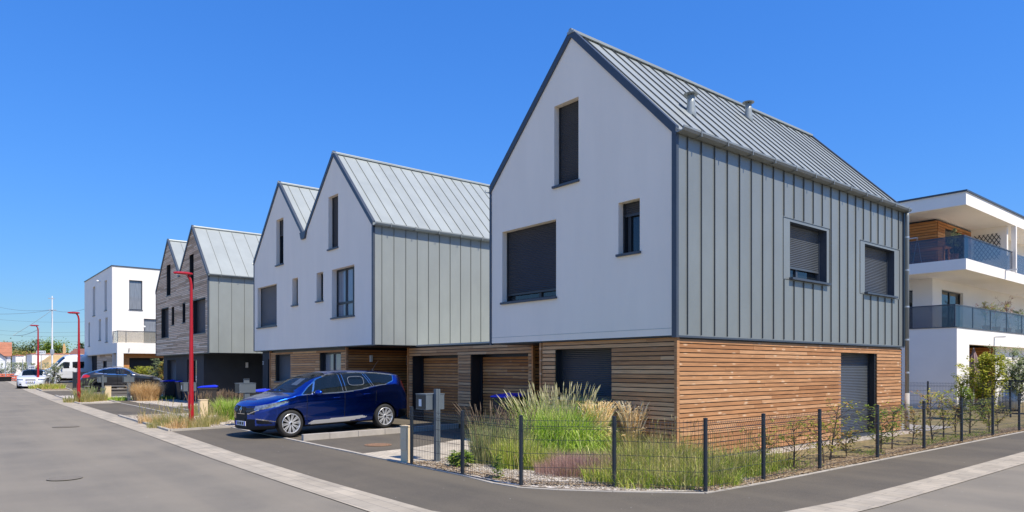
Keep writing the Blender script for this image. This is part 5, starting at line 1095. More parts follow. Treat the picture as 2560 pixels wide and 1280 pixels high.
for px, d, rz, lb in ((421, 38, 0, 'blue lidded bin on the left of the pair before the weathered timber house'), (459, 37.2, 5, 'blue lidded bin on the right of the pair before the weathered timber house'), (521, 26.2, -20, 'bin with raised blue lid standing in grasses right of the nearest lamp post'), (659, 21.6, 12, 'blue lidded bin half hidden behind the bonnet of the blue car')):
    x, y = at(px, d); dup(b1, (x, y, 0), R(rz), lb)

# ---- welded mesh fences
def fence(name, label, pts, h=.98, group=None, closed_h=None, pr=.03):
    t = thing(name, label, 'fence', (*pts[0], 0), group=group)
    for p in pts:
        mb = MB(); mb.tube([(p[0], p[1], -.02), (p[0], p[1], h + .04)], pr, 12); mb.lathe([(pr + .003, h + .04), (pr + .003, h + .05), (.001, h + .058)], (p[0], p[1], 0), n=12); mb.build('post', 'fence', t, smooth=False)
    for a, b in zip(pts[:-1], pts[1:]):
        A, B = Vector((*a, 0)), Vector((*b, 0)); D = (B - A); ln = D.length; d = D / ln; nn = Vector((d.y, -d.x, 0)); mb = MB(); r = .0026
        A2 = A + d * .04 + nn * .02; ln2 = ln - .08
        for z in [.08 + .2 * i for i in range(int((h - .2) / .2) + 1)] + [h - .14, h - .10, h - .02]:
            o = nn * (.035 if abs(z - (h - .10)) < .01 else 0); p = A2 + Vector((0, 0, z)) + o; mb.tube([p, p + d * ln2], r * 1.25, 4, False)
        n = int(ln2 / .05)
        for i in range(n + 1):
            p = A2 + d * (ln2 * i / n)
            mb.tube([p + Vector((0, 0, .05)), p + Vector((0, 0, h - .14)), p + nn * .035 + Vector((0, 0, h - .10)), p + Vector((0, 0, h - .02)), p + Vector((0, 0, h + .02))], r, 4, False)
        mb.build('mesh_panel', 'fence', t)
    return t
fy = [8.15, 9.64, 11.40, 13.65, 15.91, 18.14, 20.35, 22.55, 24.8, 27.05, 29.3, 31.55, 33.8, 36.05]
fence('mesh_fence', 'low anthracite mesh fence running round the corner garden and along the side street', fence_line[:-1] + [(-5.64, y) for y in fy], group='anthracite mesh fences')
fence('mesh_fence', 'taller anthracite mesh fence across the back gardens before the apartment block', [(-13.6, 28.6), (-11.3, 28.6), (-10.0, 28.6), (-7.4, 28.6)], h=1.18, group='anthracite mesh fences')
gt = thing('garden_gate', 'dark framed garden gate in front of the apartment loggia', 'gate', (-7.4, 29.2, 0))
mb = MB()
for a, b in (((-8.2, 29.2, .1), (-8.15, 29.25, 1.3)), ((-6.6, 29.2, .0), (-6.5, 29.3, 1.4)), ((-8.15, 29.2, 1.25), (-6.6, 29.25, 1.3)), ((-8.15, 29.2, .1), (-6.6, 29.25, .15))): mb.box(a, b)
mb.build('gate_frame', 'fence', gt)
mb = MB()
for i in range(15): mb.box((-8.1 + i * .1, 29.215, .15), (-8.09 + i * .1, 29.225, 1.25))
mb.build('gate_mesh', 'fence', gt)
structure(ground('garden_path', [(-7.2, 20.6), (-7.2, 22.6), (-9.5, 22.6), (-9.5, 20.6)], .03, 'concrete'))

# ================================================================ vegetation
def blades(mb, base, n, h, rad, spread, droop, wd, hv=.3, seg=4, bend_from=.35):
    bx, by, bz = base; rn = random.random; g = random.gauss
    for _ in range(n):
        a = rn() * 6.283; r = rad * math.sqrt(rn()); x0, y0 = bx + math.cos(a) * r, by + math.sin(a) * r
        az = a + g(0, .95); H_ = h * (1 - hv * rn()); out = spread * H_ * (.15 + 1.0 * rn()) * (.55 + .45 * r / max(rad, .01)); dr = droop * H_ * rn() * 1.5
        w0 = wd * (.6 + .8 * rn()); tw = rn() * 3.14; sx, sy = math.cos(tw) * w0 / 2, math.sin(tw) * w0 / 2; pv = None; vs = []
        for k in range(seg + 1):
            q = k / seg; o = out * q ** 1.6; z = H_ * q - dr * max(0, q - bend_from) ** 2 / (1 - bend_from) ** 2; wk = 1 - q ** 2 * .9
            x, y = x0 + math.cos(az) * o, y0 + math.sin(az) * o; vs += [(x - sx * wk, y - sy * wk, bz + z), (x + sx * wk, y + sy * wk, bz + z)]
        mb.mesh(vs, [(2 * k, 2 * k + 1, 2 * k + 3, 2 * k + 2) for k in range(seg)])
def spikes(mb, base, n, h, rad, spread, plume, pw, hv=.25, droop=.05, fuzzy=0):
    bx, by, bz = base; rn = random.random; tips = []
    for _ in range(n):
        a = rn() * 6.283; r = rad * math.sqrt(rn()); x0, y0 = bx + math.cos(a) * r, by + math.sin(a) * r; H_ = h * (1 - hv * rn()); out = spread * H_ * (.2 + .8 * rn()); az = a + random.gauss(0, .3)
        P = lambda q: (x0 + math.cos(az) * out * q ** 1.8, y0 + math.sin(az) * out * q ** 1.8, bz + H_ * q - droop * H_ * max(0, q - .7) ** 2 * 8)
        q0 = 1 - plume / H_
        mb.tube([P(0), P(.5), P(q0)], .0022, 3, False)
        m = 4; mb.tube([P(q0 + (1 - q0) * i / m) for i in range(m + 1)], [pw * .4, pw, pw, pw * .75, pw * .15], 4, False)
        for _ in range(fuzzy):
            q = q0 + (1 - q0) * rn(); c = P(q); t = rn() * 6.28; l = pw * random.uniform(1.5, 4); mb.face([c, (c[0] + math.cos(t) * l, c[1] + math.sin(t) * l, c[2] + l * .8), (c[0] + math.cos(t) * l * .8 + .003, c[1] + math.sin(t) * l * .8, c[2] + l * .4)])
def clump(name, label, cat, x, y, specs, group=None, z=None):
    z = gz(x) + .01 if z is None else z; t = thing(name, label, cat, (x, y, z), group=group)
    for pn, m, fn in specs:
        mb = MB(); fn(mb, (x, y, z)); mb.build(pn, m, t)
    return t
B = blades
GG = 'ornamental grasses in the corner garden'
def A(px, d): return at(px, d)
x, y = A(1400, 13.3); clump('ornamental_grass', 'huge mounded green fountain grass with pale upright spikes behind the fence', 'grass', x, y, [
    ('foliage', 'g_green', lambda mb, b: (B(mb, b, 5200, 1.30, .55, .75, .62, .013, hv=.55, seg=5), B(mb, b, 3400, .95, .80, .8, .8, .013, hv=.5, seg=5))),
    ('flower_spikes', 'g_spike', lambda mb, b: (spikes(mb, b, 130, 1.50, .55, .34, .17, .0075, hv=.25, droop=.02), spikes(mb, (b[0] - .40, b[1] - .35, b[2]), 60, 1.32, .25, .5, .17, .0075, droop=.02)))], group=GG)
for px, lb, n in ((1492, 'tan feathery plumed grass nearest the big green fountain grass', 150), (1583, 'tan feathery plumed grass standing alone against the timber corner', 120)):
    x, y = A(px, 13.25); clump('feather_grass', lb, 'grass', x, y, [
        ('foliage', 'g_weed', lambda mb, b: (B(mb, b, 650, .72, .20, .55, .35, .007))),
        ('plumes', 'g_plume', lambda mb, b: (spikes(mb, b, n, 1.20, .09, .32, .30, .011, hv=.32, droop=.12, fuzzy=12), spikes(mb, b, 34, .75, .14, .75, .22, .009, hv=.3, droop=.3, fuzzy=9)))], group=GG)
x, y = A(1215, 12.5); clump('seeding_grass', 'loose blue-green grass with brown seedheads left of the big green grass', 'grass', x, y, [
    ('foliage', 'g_blue', lambda mb, b: (B(mb, b, 1100, .95, .28, .38, .15, .007, hv=.6), B(mb, (b[0] + .35, b[1] + .35, b[2]), 900, .9, .25, .3, .15, .007, hv=.6))),
    ('seedheads', 'g_brown', lambda mb, b: (spikes(mb, b, 55, 1.18, .22, .42, .22, .005, fuzzy=10), spikes(mb, (b[0] + .40, b[1] + .40, b[2]), 55, 1.10, .3, .25, .2, .005, fuzzy=10)))], group=GG)
x, y = A(1290, 12.0); clump('low_grass', 'yellowing low grass tuft between the seeding grass and the second fence post', 'grass', x, y, [
    ('foliage', 'g_low', lambda mb, b: (B(mb, b, 1500, .52, .42, .35, .2, .007), B(mb, b, 500, .65, .3, .3, .2, .007))), ('dry_stems', 'g_weed', lambda mb, b: B(mb, b, 450, .62, .4, .3, .2, .006))], group=GG)
x, y = A(1350, 11.8); clump('low_grass', 'low green and tan grass tuft beneath the fountain grass', 'grass', x, y, [('foliage', 'g_low', lambda mb, b: B(mb, b, 900, .42, .35, .45, .2, .007)), ('dry_stems', 'g_weed', lambda mb, b: B(mb, b, 400, .45, .35, .35, .2, .006))], group=GG)
x, y = A(1462, 11.2); clump('hair_grass', 'pinkish brown misty hair grass low in front of the tan plumes', 'grass', x, y, [
    ('haze', 'g_pink', lambda mb, b: (B(mb, b, 4200, .42, .52, .55, .1, .0028, hv=.5), B(mb, (b[0] - .25, b[1] - .3, b[2]), 1800, .30, .42, .6, .1, .0028, hv=.5))), ('foliage', 'g_low', lambda mb, b: B(mb, b, 350, .22, .5, .5, .2, .006))], group=GG)
for px, d, h, n, lb in ((1600, 11.7, .55, 1500, 'fresh green low grass below the second tan plumed grass'), (1690, 11.6, .62, 1700, 'fresh green low grass at the timber corner of the house'), (1740, 10.8, .45, 1300, 'low green grass just left of the corner fence post'), (1830, 11.2, .50, 1400, 'low green grass just right of the corner fence post'), (1640, 10.35, .34, 900, 'short grass along the kerb left of the corner post'), (1530, 10.5, .34, 800, 'short grass at the foot of the third fence post'), (1700, 10.1, .32, 1000, 'short grass along the kerb just left of the corner post'), (1660, 10.9, .45, 1300, 'mid height low grass tangled behind the kerb grass'), (1775, 10.3, .38, 900, 'sprawling grass right at the corner fence post'), (1575, 11.2, .45, 1100, 'low grass right of the pink haze grass'), (1870, 11.5, .40, 800, 'straggling grass between corner post and next post'), (1590, 10.15, .26, 700, 'short grass along the kerb right of the third fence post'), (1925, 12.2, .36, 450, 'thin low grass by the second post of the side street fence')):
    x, y = A(px, d); clump('low_grass', lb, 'grass', x, y, [('foliage', 'g_low', lambda mb, b: B(mb, b, int(n * .8), h * 1.05, .46, .8, .6, .009, hv=.65)), ('dry_stems', 'g_weed', lambda mb, b: (B(mb, b, n // 3, h * 1.3, .42, .6, .5, .0065), spikes(mb, b, 12, h * 1.6, .35, .3, .1, .005)))], group=GG)
# leafy plants
def leafquad(mb, c, az, el, l, wd, fold=.25):
    d = Vector((math.cos(az) * math.cos(el), math.sin(az) * math.cos(el), math.sin(el))); u = Vector((-math.sin(az), math.cos(az), 0)); up = d.cross(u); c = Vector(c)
    m = c + d * l * .5; mb.mesh([c, m + u * wd / 2 - up * fold * wd, c + d * l, m - u * wd / 2 - up * fold * wd], [(0, 1, 2), (0, 2, 3)])
def rosette(mb, b, n, h, l, wd):
    for _ in range(n):
        a = random.random() * 6.283; r = random.random() ** .5 * .14; hh = h * random.uniform(.35, 1); c = (b[0] + math.cos(a) * r, b[1] + math.sin(a) * r, b[2] + hh)
        for k in range(5): leafquad(mb, c, a + (k - 2) * .5, random.uniform(-.6, .2), l * random.uniform(.7, 1), wd)
x, y = A(1152, 12.0); clump('leafy_perennial', 'low hellebore-like plant with fingered green leaves by the first mesh panel', 'plant', x, y, [('leaves', 'leaf', lambda mb, b: rosette(mb, b, 75, .27, .17, .04)), ('stems', 'leaf_dk', lambda mb, b: [mb.tube([b, (b[0] + random.uniform(-.15, .15), b[1] + random.uniform(-.15, .15), b[2] + .2)], .004, 4) for _ in range(14)])])
x, y = A(1244, 10.65); clump('weed', 'single dark green weed growing at the kerb edge left of the second fence post', 'plant', x, y, [('leaves', 'leaf', lambda mb, b: [leafquad(mb, (b[0] + random.uniform(-.05, .05), b[1] + random.uniform(-.05, .05), b[2] + random.uniform(0, .38)), random.random() * 6.28, random.uniform(-.3, .6), .07, .03) for _ in range(150)]), ('stem', 'leaf_dk', lambda mb, b: mb.tube([b, (b[0], b[1], b[2] + .38)], .005, 5))])
def shrub(name, label, x, y, h, w_, nbr, nleaf, leaf='leaf', ls=.05, group=None, cat='shrub', flowers=None, z=None, stems=1, low=.15, up=.9, layers=None):
    z = gz(x) if z is None else z; t = thing(name, label, cat, (x, y, z), group=group); rn = random.random; mb = MB(); tips = []
    for s_ in range(stems):
        sp_ = .1 if stems == 1 else .38; top = Vector((x + random.uniform(-sp_, sp_) * w_, y + random.uniform(-sp_, sp_) * w_, z + h * random.uniform(.85 if stems == 1 or s_ == 0 else .55, 1))); bs = Vector((x + random.uniform(-.06, .06) * w_ * stems ** .5, y + random.uniform(-.06, .06) * w_ * stems ** .5, z))
        mb.tube([bs, bs.lerp(top, .5) + Vector((random.uniform(-.03, .03), random.uniform(-.03, .03), 0)), top], [max(.006, .018 * h), .010 * h + .002, .003], 6); tips.append((bs, top))
        for _ in range(nbr // stems):
            q = random.uniform(low, .97); p = bs.lerp(top, q); a = rn() * 6.283; r = w_ / 2 * math.sin(math.pi * (.18 + .72 * q)) ** .6 * random.uniform(.25, 1.15); e = p + Vector((math.cos(a) * r, math.sin(a) * r, min(r * random.uniform(.3, 1.6), max(.05, z + h * 1.05 - p.z))))
            mid = p.lerp(e, .5) + Vector((0, 0, -.05 * r)); mb.tube([p, mid, e], [.006 * h + .001, .004, .002], 4, False); tips.append((p, e))
    mb.build('stems', 'bark', t); mb = MB()
    for _ in range(nleaf):
        p, e = random.choice(tips[stems:] if len(tips) > stems and rn() < .93 else tips); q = 1 - rn() ** 1.6 * .75; c = p.lerp(e, q) + Vector((random.gauss(0, .03), random.gauss(0, .03), random.gauss(0, .025))) * (h ** .5)
        leafquad(mb, c, rn() * 6.283, random.uniform(-.7, .5), ls * random.uniform(.6, 1.2), ls * .5)
    mb.build('leaves', leaf, t)
    if flowers:
        mb = MB()
        for _ in range(flowers[1]):
            p, e = random.choice(tips); c = p.lerp(e, random.uniform(.8, 1.02))
            for k in range(6): leafquad(mb, c, k * 1.05, random.uniform(0, .7), flowers[2], flowers[2] * .8)
        mb.build('flowers', flowers[0], t)
    return t
GH = 'young hedge shrubs along the side street fence'
hed = [(10.6, .75, 'leaf_au', 'scorched thin hedge sapling nearest the corner along the side street'), (11.15, .80, 'leaf_au', 'brown-tinged sapling beside the third side street post'), (12.2, .85, 'leaf_y', 'greener sapling with one red tip left of the patio door'), (12.75, .95, 'leaf_au', 'tall bare sapling with few leaves left of the patio door'), (13.3, .5, 'leaf_au', 'short sparse sapling before the patio door'), (14.6, 1.05, 'leaf', 'densest green sapling just left of the patio door fence post'), (15.55, 1.1, 'leaf_y', 'spreading yellow-green sapling right of the patio door'), (16.6, .8, 'leaf_au', 'low brownish sapling between house corner and drainpipe'), (17.4, 1.1, 'leaf_au', 'reddish sapling beside the drainpipe foot'), (18.3, 1.15, 'leaf_y', 'yellow-green sapling left of the tall bush'), (19.3, 1.1, 'leaf_au', 'brown-green sapling under the tall bush'), (20.1, 1.2, 'leaf', 'green sapling under the tall bush'), (21.3, .9, 'leaf_y', 'pale sapling right of the tall bush'), (22.4, .7, 'leaf_au', 'last scorched sapling towards the garden gate')]
for yy, h, lf, lb in hed: shrub('hedge_sapling', lb, -6.05 + random.uniform(-.12, .1), yy, h * random.uniform(.85, 1.15), .72 + random.uniform(-.15, .25), 20, random.randint(120, 250) if lf != 'leaf' else 480, lf, .085, GH, 'shrub', up=.35)
x, y = A(2462, 22.6); shrub('tall_bush', 'tall yellow-green bush in front of the apartment loggia corner', x, y, 2.10, 1.25, 80, 2700, 'leaf_y', .125, stems=4, low=.08)
x, y = A(2392, 23.2); shrub('tall_bush', 'slimmer arching yellow-green bush before the bright apartment wall corner', x, y, 1.75, .8, 45, 900, 'leaf_y', .095, stems=3)
x, y = A(2540, 27.5); shrub('willow_bush', 'grey-green fine leaved bush at the right edge before the loggia', x, y, 2.5, 1.7, 120, 5500, 'leaf_gy', .10, stems=5, up=1.6)
# sprawling ground cover by the fence
mb = MB()
for _ in range(2600):
    yy = random.uniform(8.6, 24); xx = -5.75 - abs(random.gauss(0, .28)); 
    if math.sin(yy * 1.9) + math.sin(yy * .7 + 1) < -.2: continue
    leafquad(mb, (xx, yy, .02 + random.random() * .09), random.random() * 6.28, random.uniform(-.2, .8), .05, .022)
o = mb.build('ground_cover', 'leaf'); o['kind'] = 'stuff'; o['label'] = 'low green creepers and weeds along the foot of the side street fence'
mb = MB()
for _ in range(6500):
    if random.random() < .7: yy = random.uniform(8.3, 26); xx = -5.56 - abs(random.gauss(0, .20))
    else:
        k = random.randrange(len(fence_line) - 1); a, b = fence_line[k], fence_line[k + 1]; q = random.random(); xx = a[0] + (b[0] - a[0]) * q + random.gauss(0, .02); yy = a[1] + (b[1] - a[1]) * q + abs(random.gauss(0, .2)) + .01
    leafquad(mb, (xx, yy, .028 + random.random() * .02), random.random() * 6.28, random.uniform(-.35, .35), .05, .024)
o = mb.build('leaf_litter', 'g_litter'); o['kind'] = 'stuff'
mb = MB(); ico = [(0, 0, 1), (.89, 0, .45), (.28, .85, .45), (-.72, .53, .45), (-.72, -.53, .45), (.28, -.85, .45), (0, 0, -.6)]; icf = [(0, 1, 2), (0, 2, 3), (0, 3, 4), (0, 4, 5), (0, 5, 1), (1, 6, 2), (2, 6, 3), (3, 6, 4), (4, 6, 5), (5, 6, 1)]
def stone(x, y, z, r):
    a = random.random() * 6.28; sx, sy, sz = (random.uniform(.6, 1.2) * r for _ in range(3)); c, s_ = math.cos(a), math.sin(a)
    mb.mesh([(x + (vx_ * c * sx - vy_ * s_ * sy), y + (vx_ * s_ * sx + vy_ * c * sy), z + vz_ * sz * .7) for vx_, vy_, vz_ in ico], icf)
bed = [(-10.66, 6.56), (-9, 6.56), (-7.66, 6.56), (-7.08, 6.85), (-6.49, 7.34), (-5.7, 8.2), (-5.65, 9.2), (-6.6, 10.6), (-7.3, 10.3), (-9.5, 9.8), (-10.9, 9), (-10.9, 7.3)]
px_ = np.random.RandomState(3).uniform([-10.9, 6.5], [-5.6, 10.3], (26000, 2)); ok = inpoly(px_[:, 0], px_[:, 1], bed)
for x, y in px_[ok][:9500]: stone(x, y, .018, random.uniform(.010, .022))
for poly_, n_ in (([(-20.5, 4.95), (-27.5, 5.05), (-27.9, 6.6), (-20.7, 6.42)], 2200), ([(-20.9, 6.65), (-25.5, 6.7), (-25.5, 8.6), (-20.9, 8.6)], 1500)):
    q_ = np.random.RandomState(5).uniform([-28, 4.8], [-20, 9], (n_ * 3, 2)); k_ = inpoly(q_[:, 0], q_[:, 1], poly_)
    for x, y in q_[k_][:n_]: stone(x, y, .02, random.uniform(.014, .03))
M['pebble'] = ramp_mat('pebbles', [(0, (.20, .15, .10)), (.4, (.38, .32, .24)), (1, (.62, .56, .46))], .9)
o = mb.build('gravel', 'pebble'); o['kind'] = 'stuff'; o['label'] = 'pale angular gravel covering the planting beds'
# verge planting round the nearest lamp
GV = 'weedy tufts in the street verge'
ws = [(378, 21.6, .5, 'tall thin weed stems at the left end of the lamp verge'), (418, 20.4, .62, 'tall weed with upright stems in the verge left of the near lamp'), (445, 21.3, .45, 'pale flowering weeds left of the near lamp'), (462, 19.9, .50, 'dry orange-brown tuft at the left foot of the near lamp'), (492, 19.8, .45, 'green and tan tuft at the right foot of the near lamp'), (520, 20.9, .55, 'thin seeding weeds in front of the cream cabinet by the near lamp'), (440, 19.6, .30, 'low dry tuft near the verge kerb tip'), (400, 20.0, .34, 'low pale tuft along the verge kerb'), (541, 21.9, .35, 'small tuft right of the near lamp cabinet')]
for i, (px, d, h, lb) in enumerate(ws):
    x, y = A(px, d); clump('weed_tuft', lb, 'weed', x, y, [('foliage', 'g_weed' if i % 3 else 'g_tan', lambda mb, b: (B(mb, b, 420, h * .8, .36, .5, .2, .008, hv=.6))), ('stems', 'g_weed', lambda mb, b: spikes(mb, b, 22, h * 1.5, .34, .3, .18, .006, hv=.5, fuzzy=6))], group=GV)
x, y = A(572, 22.9); clump('ornamental_grass', 'bright green grass mound left of the blue car nose', 'grass', x, y, [('foliage', 'g_green', lambda mb, b: B(mb, b, 2600, .85, .34, .55, .3, .011, hv=.5))])
for px, d, lb in ((540, 26.8, 'brown seeding grass right of the raised blue bin'), (590, 24.6, 'brown seeding grass behind the grey mailbox'), (506, 25.0, 'brown seeding grass in front of the raised blue bin'), (565, 28.5, 'brown seeding grass before the dark entrance'), (640, 24.5, 'brown seeding grass behind the blue car bonnet')):
    x, y = A(px, d); clump('seeding_grass', lb, 'grass', x, y, [('foliage', 'g_blue', lambda mb, b: B(mb, b, 420, .6, .45, .3, .2, .010)), ('seedheads', 'g_brown', lambda mb, b: spikes(mb, b, 60, .95, .5, .25, .2, .009, fuzzy=8))], group='brown seeding grasses')
x, y = A(366, 36.5); clump('straw_grass', 'dry straw coloured grass mound beside the dark grey car', 'grass', x, y, [('foliage', 'g_tan', lambda mb, b: (B(mb, b, 5200, 1.15, .62, .55, .35, .012, hv=.5),))])
for px, d, lb in ((300, 36.5, 'green grass patch between cabinet and straw grass'), (428, 38.2, 'green grass patch at the foot of the pair of bins')):
    x, y = A(px, d); clump('low_grass', lb, 'grass', x, y, [('foliage', 'g_green', lambda mb, b: B(mb, b, 500, .26, .6, .5, .25, .018))])
for px, d, h, lb in ((212, 34.8, .45, 'weeds left of the middle lamp foot'), (226, 35.4, .55, 'weeds right of the middle lamp foot'), (245, 35.8, .5, 'tall weeds left of the far cream cabinet'), (208, 37, .8, 'tall weed behind the middle lamp foot'), (182, 34.6, .3, 'small weeds at the left tip of the middle verge')):
    x, y = A(px, d); clump('weed_tuft', lb, 'weed', x, y, [('foliage', 'g_weed', lambda mb, b: B(mb, b, 380, h, .42, .5, .2, .014)), ('stems', 'leaf_gy', lambda mb, b: spikes(mb, b, 14, h * 1.5, .3, .25, .2, .014, fuzzy=6))], group='weeds round the middle street lamp')
for px, d, lb in ((88, 50, 'rusty grass left of the farthest lamp'), (108, 49, 'tan grass below the white flowered shrub'), (128, 49, 'green grass right below the white flowered shrub')):
    x, y = A(px, d); clump('low_grass', lb, 'grass', x, y, [('foliage', 'g_low' if px > 100 else 'g_pink', lambda mb, b: B(mb, b, 900, .40, .85, .5, .25, .02)), ('dry_stems', 'g_tan', lambda mb, b: B(mb, b, 300, .45, .8, .5, .25, .015))])
x, y = A(127, 50.5); shrub('flowering_shrub', 'bushy shrub with white flowers beside the white hatchback', x, y, 1.75, 1.5, 60, 1600, 'leaf_gy', .10, flowers=('flower', 28, .10), stems=3)
for px, d, h, w_, lf, lb in ((330, 49, 1.35, 1.5, 'leaf_y', 'yellow-green shrub left of the pair before the dark garage opening'), (357, 49, 1.55, 1.9, 'leaf_y', 'wider yellow-green shrub before the dark garage opening'), (389, 47, 2.1, 1.3, 'leaf_gy', 'small grey-green tree by the orange timber garage lining'), (408, 46.5, 2.2, .9, 'leaf_au', 'rusty leaved shrub next to the weathered timber house')):
    x, y = A(px, d); shrub('garden_shrub', lb, x, y, h, w_, 60, 1700, lf, .12, 'shrubs before the white cube building', stems=2)
mb = MB(); x, y = A(183, 48); gp = thing('garden_gate', 'dark panelled gate behind the middle lamp post and grey car', 'gate', (x, y, gz(x)))
for k in range(5): mb.box((x + .1, y + k * .42, .35), (x + .14, y + k * .42 + .36, 1.45))
mb.build('panel', 'fence', gp)
mb = MB()
for k in range(6): mb.box((x + .08, y + k * .42 - .05, .2), (x + .16, y + k * .42 - .01, 1.5))
mb.build('post', 'fence', gp)

# ================================================================ far end of the street
def tree(name, label, px, d, h, w_, leafm, n, ls, conifer=False, base=.12, group='trees beyond the sand heap'):
    x, y = at(px, d); z = .5; t = thing(name, label, 'tree', (x, y, z), group=group); rn = random.random; mb = MB(); cl = []
    mb.tube([(x, y, z - .5), (x + .1, y, z + h * .45), (x, y, z + h * .93)], [.035 * h, .025 * h, .006 * h], 8)
    for _ in range(16):
        q = random.uniform(.25, .85); a = rn() * 6.28; r = w_ * .38 * (1 - q * .6 if conifer else 1); e = (x + math.cos(a) * r, y + math.sin(a) * r, z + h * (q + .08)); mb.tube([(x, y, z + h * q), e], [.008 * h, .003 * h], 5); cl.append(e)
    mb.build('trunk', 'bark', t); mb = MB(); blobs = []
    for _ in range(26):
        q = random.uniform(.2, .95); a = rn() * 6.28; rr = (w_ / 2) * ((1 - q) * 1.0 if conifer else math.sin(math.pi * min(.95, q * .85 + .12)) ** .6) * random.uniform(.3, 1); blobs.append((x + math.cos(a) * rr, y + math.sin(a) * rr, z + h * q, w_ * random.uniform(.10, .2) * (.6 if conifer else 1)))
    for _ in range(n):
        b = random.choice(blobs); g = random.gauss; c = (b[0] + g(0, 1) * b[3], b[1] + g(0, 1) * b[3], b[2] + g(0, 1) * b[3] * .75); leafquad(mb, c, rn() * 6.28, random.uniform(-.8, .8), ls * random.uniform(.6, 1.3), ls * .6)
    mb.build('crown', leafm, t); return t
tree('broadleaf_tree', 'dark green tree behind the white garden wall, left one', 48, 150, 6.2, 6, 'leaf_far', 2200, .5)
tree('broadleaf_tree', 'dark green tree just left of the farthest lamp', 60, 155, 5.9, 4.2, 'leaf_far', 1500, .5)
tree('broadleaf_tree', 'olive green feathery tree behind the farthest lamp', 90, 150, 7.2, 5, 'leaf_far', 1600, .45)
tree('broadleaf_tree', 'olive green tree between farthest lamp and utility pole', 108, 152, 5.6, 3.6, 'leaf_far', 1100, .45)
tree('broadleaf_tree', 'bright yellow-green tree behind the utility pole', 127, 148, 6.8, 4, 'leaf', 1700, .5)
tree('broadleaf_tree', 'bright green tree right of the utility pole', 141, 148, 6.9, 4.6, 'leaf', 2600, .5)
tree('conifer_tree', 'dark conifer top beside the white cube building', 203, 150, 7.2, 4, 'leaf_dk', 1500, .4, conifer=True)
for px, w_, lb in ((74, 5, 'rust coloured hedge shrub behind the white wall'), (38, 5, 'brownish hedge shrub right of the tiled house')):
    tree('hedge_shrub', lb, px, 140, 4.4, w_, 'leaf_au', 1400, .4, group='rusty hedge shrubs behind the white wall')
# tiled house, far left
x, y = at(30, 130); Y2 = YAW + R(36.2); TH = thing('tiled_house', 'white house with steep orange tiled roof at the left edge', 'house', (x, y, .5))
E1 = Vector((math.cos(Y2), math.sin(Y2), 0)); E2 = Vector((-math.sin(Y2), math.cos(Y2), 0)); O_ = Vector((x, y, 0)); TP = lambda u, v, z: O_ + E1 * u + E2 * v + Vector((0, 0, z))
mb = MB(); mb.mesh([TP(-14, 0, .3), TP(-.2, 0, .3), TP(-.2, 0, 4.2), TP(-14, 0, 4.2), TP(-14, 7, .3), TP(-.2, 7, .3), TP(-.2, 7, 4.2), TP(-14, 7, 4.2)], [(0, 1, 2, 3), (1, 5, 6, 2), (5, 4, 7, 6)]); mb.face([TP(-.2, 0, 4.2), TP(-.2, 7, 4.2), TP(-.2, 3.5, 6.6)])
mb.face([TP(-7.2, -2, .3), TP(-1.0, -2, .3), TP(-1.0, -2, 3.7), TP(-4.1, -2, 6.2), TP(-7.2, -2, 3.7)]); mb.face([TP(-1.0, -2, .3), TP(-1.0, 0, .3), TP(-1.0, 0, 3.7), TP(-1.0, -2, 3.7)]); mb.build('wall', 'white', TH)
mb = MB()
for k in range(24):
    q0, q1 = k / 24, (k + 1) / 24; f = lambda q: (-.4 + 3.9 * q, 4.0 + 2.7 * q); (v0, z0_), (v1, z1_) = f(q0), f(q1)
    mb.mesh([TP(-14, v0, z0_), TP(0, v0, z0_), TP(0, v1, z1_ - .03), TP(-14, v1, z1_ - .03), TP(-14, v0, z0_ + .05), TP(0, v0, z0_ + .05), TP(0, v1, z1_ + .02), TP(-14, v1, z1_ + .02)], [(4, 5, 6, 7), (0, 1, 5, 4), (1, 2, 6, 5)])
mb.face([TP(-4.1, -2.3, 6.35), TP(-.75, -2.3, 3.6), TP(-.75, .4, 3.6), TP(-4.1, 2.6, 6.35)]); mb.build('roof', 'tile', TH)
mb = MB(); mb.bar(TP(-4.1, -2.32, 6.15), TP(-.75, -2.32, 3.42), .05, .17); mb.build('verge_board', 'trim', TH)
def wbox(label, px0, px1, pxs, d, zt_):
    """white outbuilding: sunlit +X face spans px0..px1, shaded -Y face starts at pxs"""
    x, y = at(px0, d); q = at(px1, d); 
    r = (px1 - 1280) / F; c, s_ = math.cos(YAW), math.sin(YAW); dy = (r * (-s_ * x) - c * x) / (s_ - r * c); r2 = (pxs - 1280) / F; dx = (r2 * (c * y) - s_ * y) / (c + r2 * s_)
    t = thing('outbuilding', label, 'outbuilding', (x, y, .5), group='white walled outbuildings at the far end')
    mb = MB(); mb.box((dx, y, .3), (x, dy, zt_)); mb.build('wall', 'render2', t)
    mb = MB(); n = int((dy - y) / .4)
    for k in range(n): mb.box((dx - .1, y - .08 + k * .4, zt_), (x + .12, y + .29 + k * .4, zt_ + .14 + .05 * (k % 2)))
    mb.build('tile_coping', 'tile', t); return t
wbox('white tile-capped outbuilding right of the tiled house', 39, 64, 30, 112, 3.75); wbox('long white tile-capped outbuilding behind the sand heap', 80, 175, 66, 104, 3.85)
x, y = at(165, 122); BR = thing('low_building', 'low building with brown roof and pale eaves beyond the sand heap', 'building', (x, y, .5))
mb = MB(); mb.box((x, y, .3), (x + 3, y + 8, 4.0)); mb.build('wall', 'render2', BR)
mb = MB(); mb.mesh([(x + 3.4, y - .2, 4.05), (x + 3.4, y + 9, 4.05), (x + 1.0, y + 9, 5.2), (x + 1.0, y + 1.2, 5.2)], [(0, 1, 2, 3)]); mb.build('roof', 'brown_tile', BR); mb = MB(); mb.box((x + 3.0, y - .3, 3.75), (x + 3.5, y + 9, 4.05)); mb.build('eaves', 'white', BR)
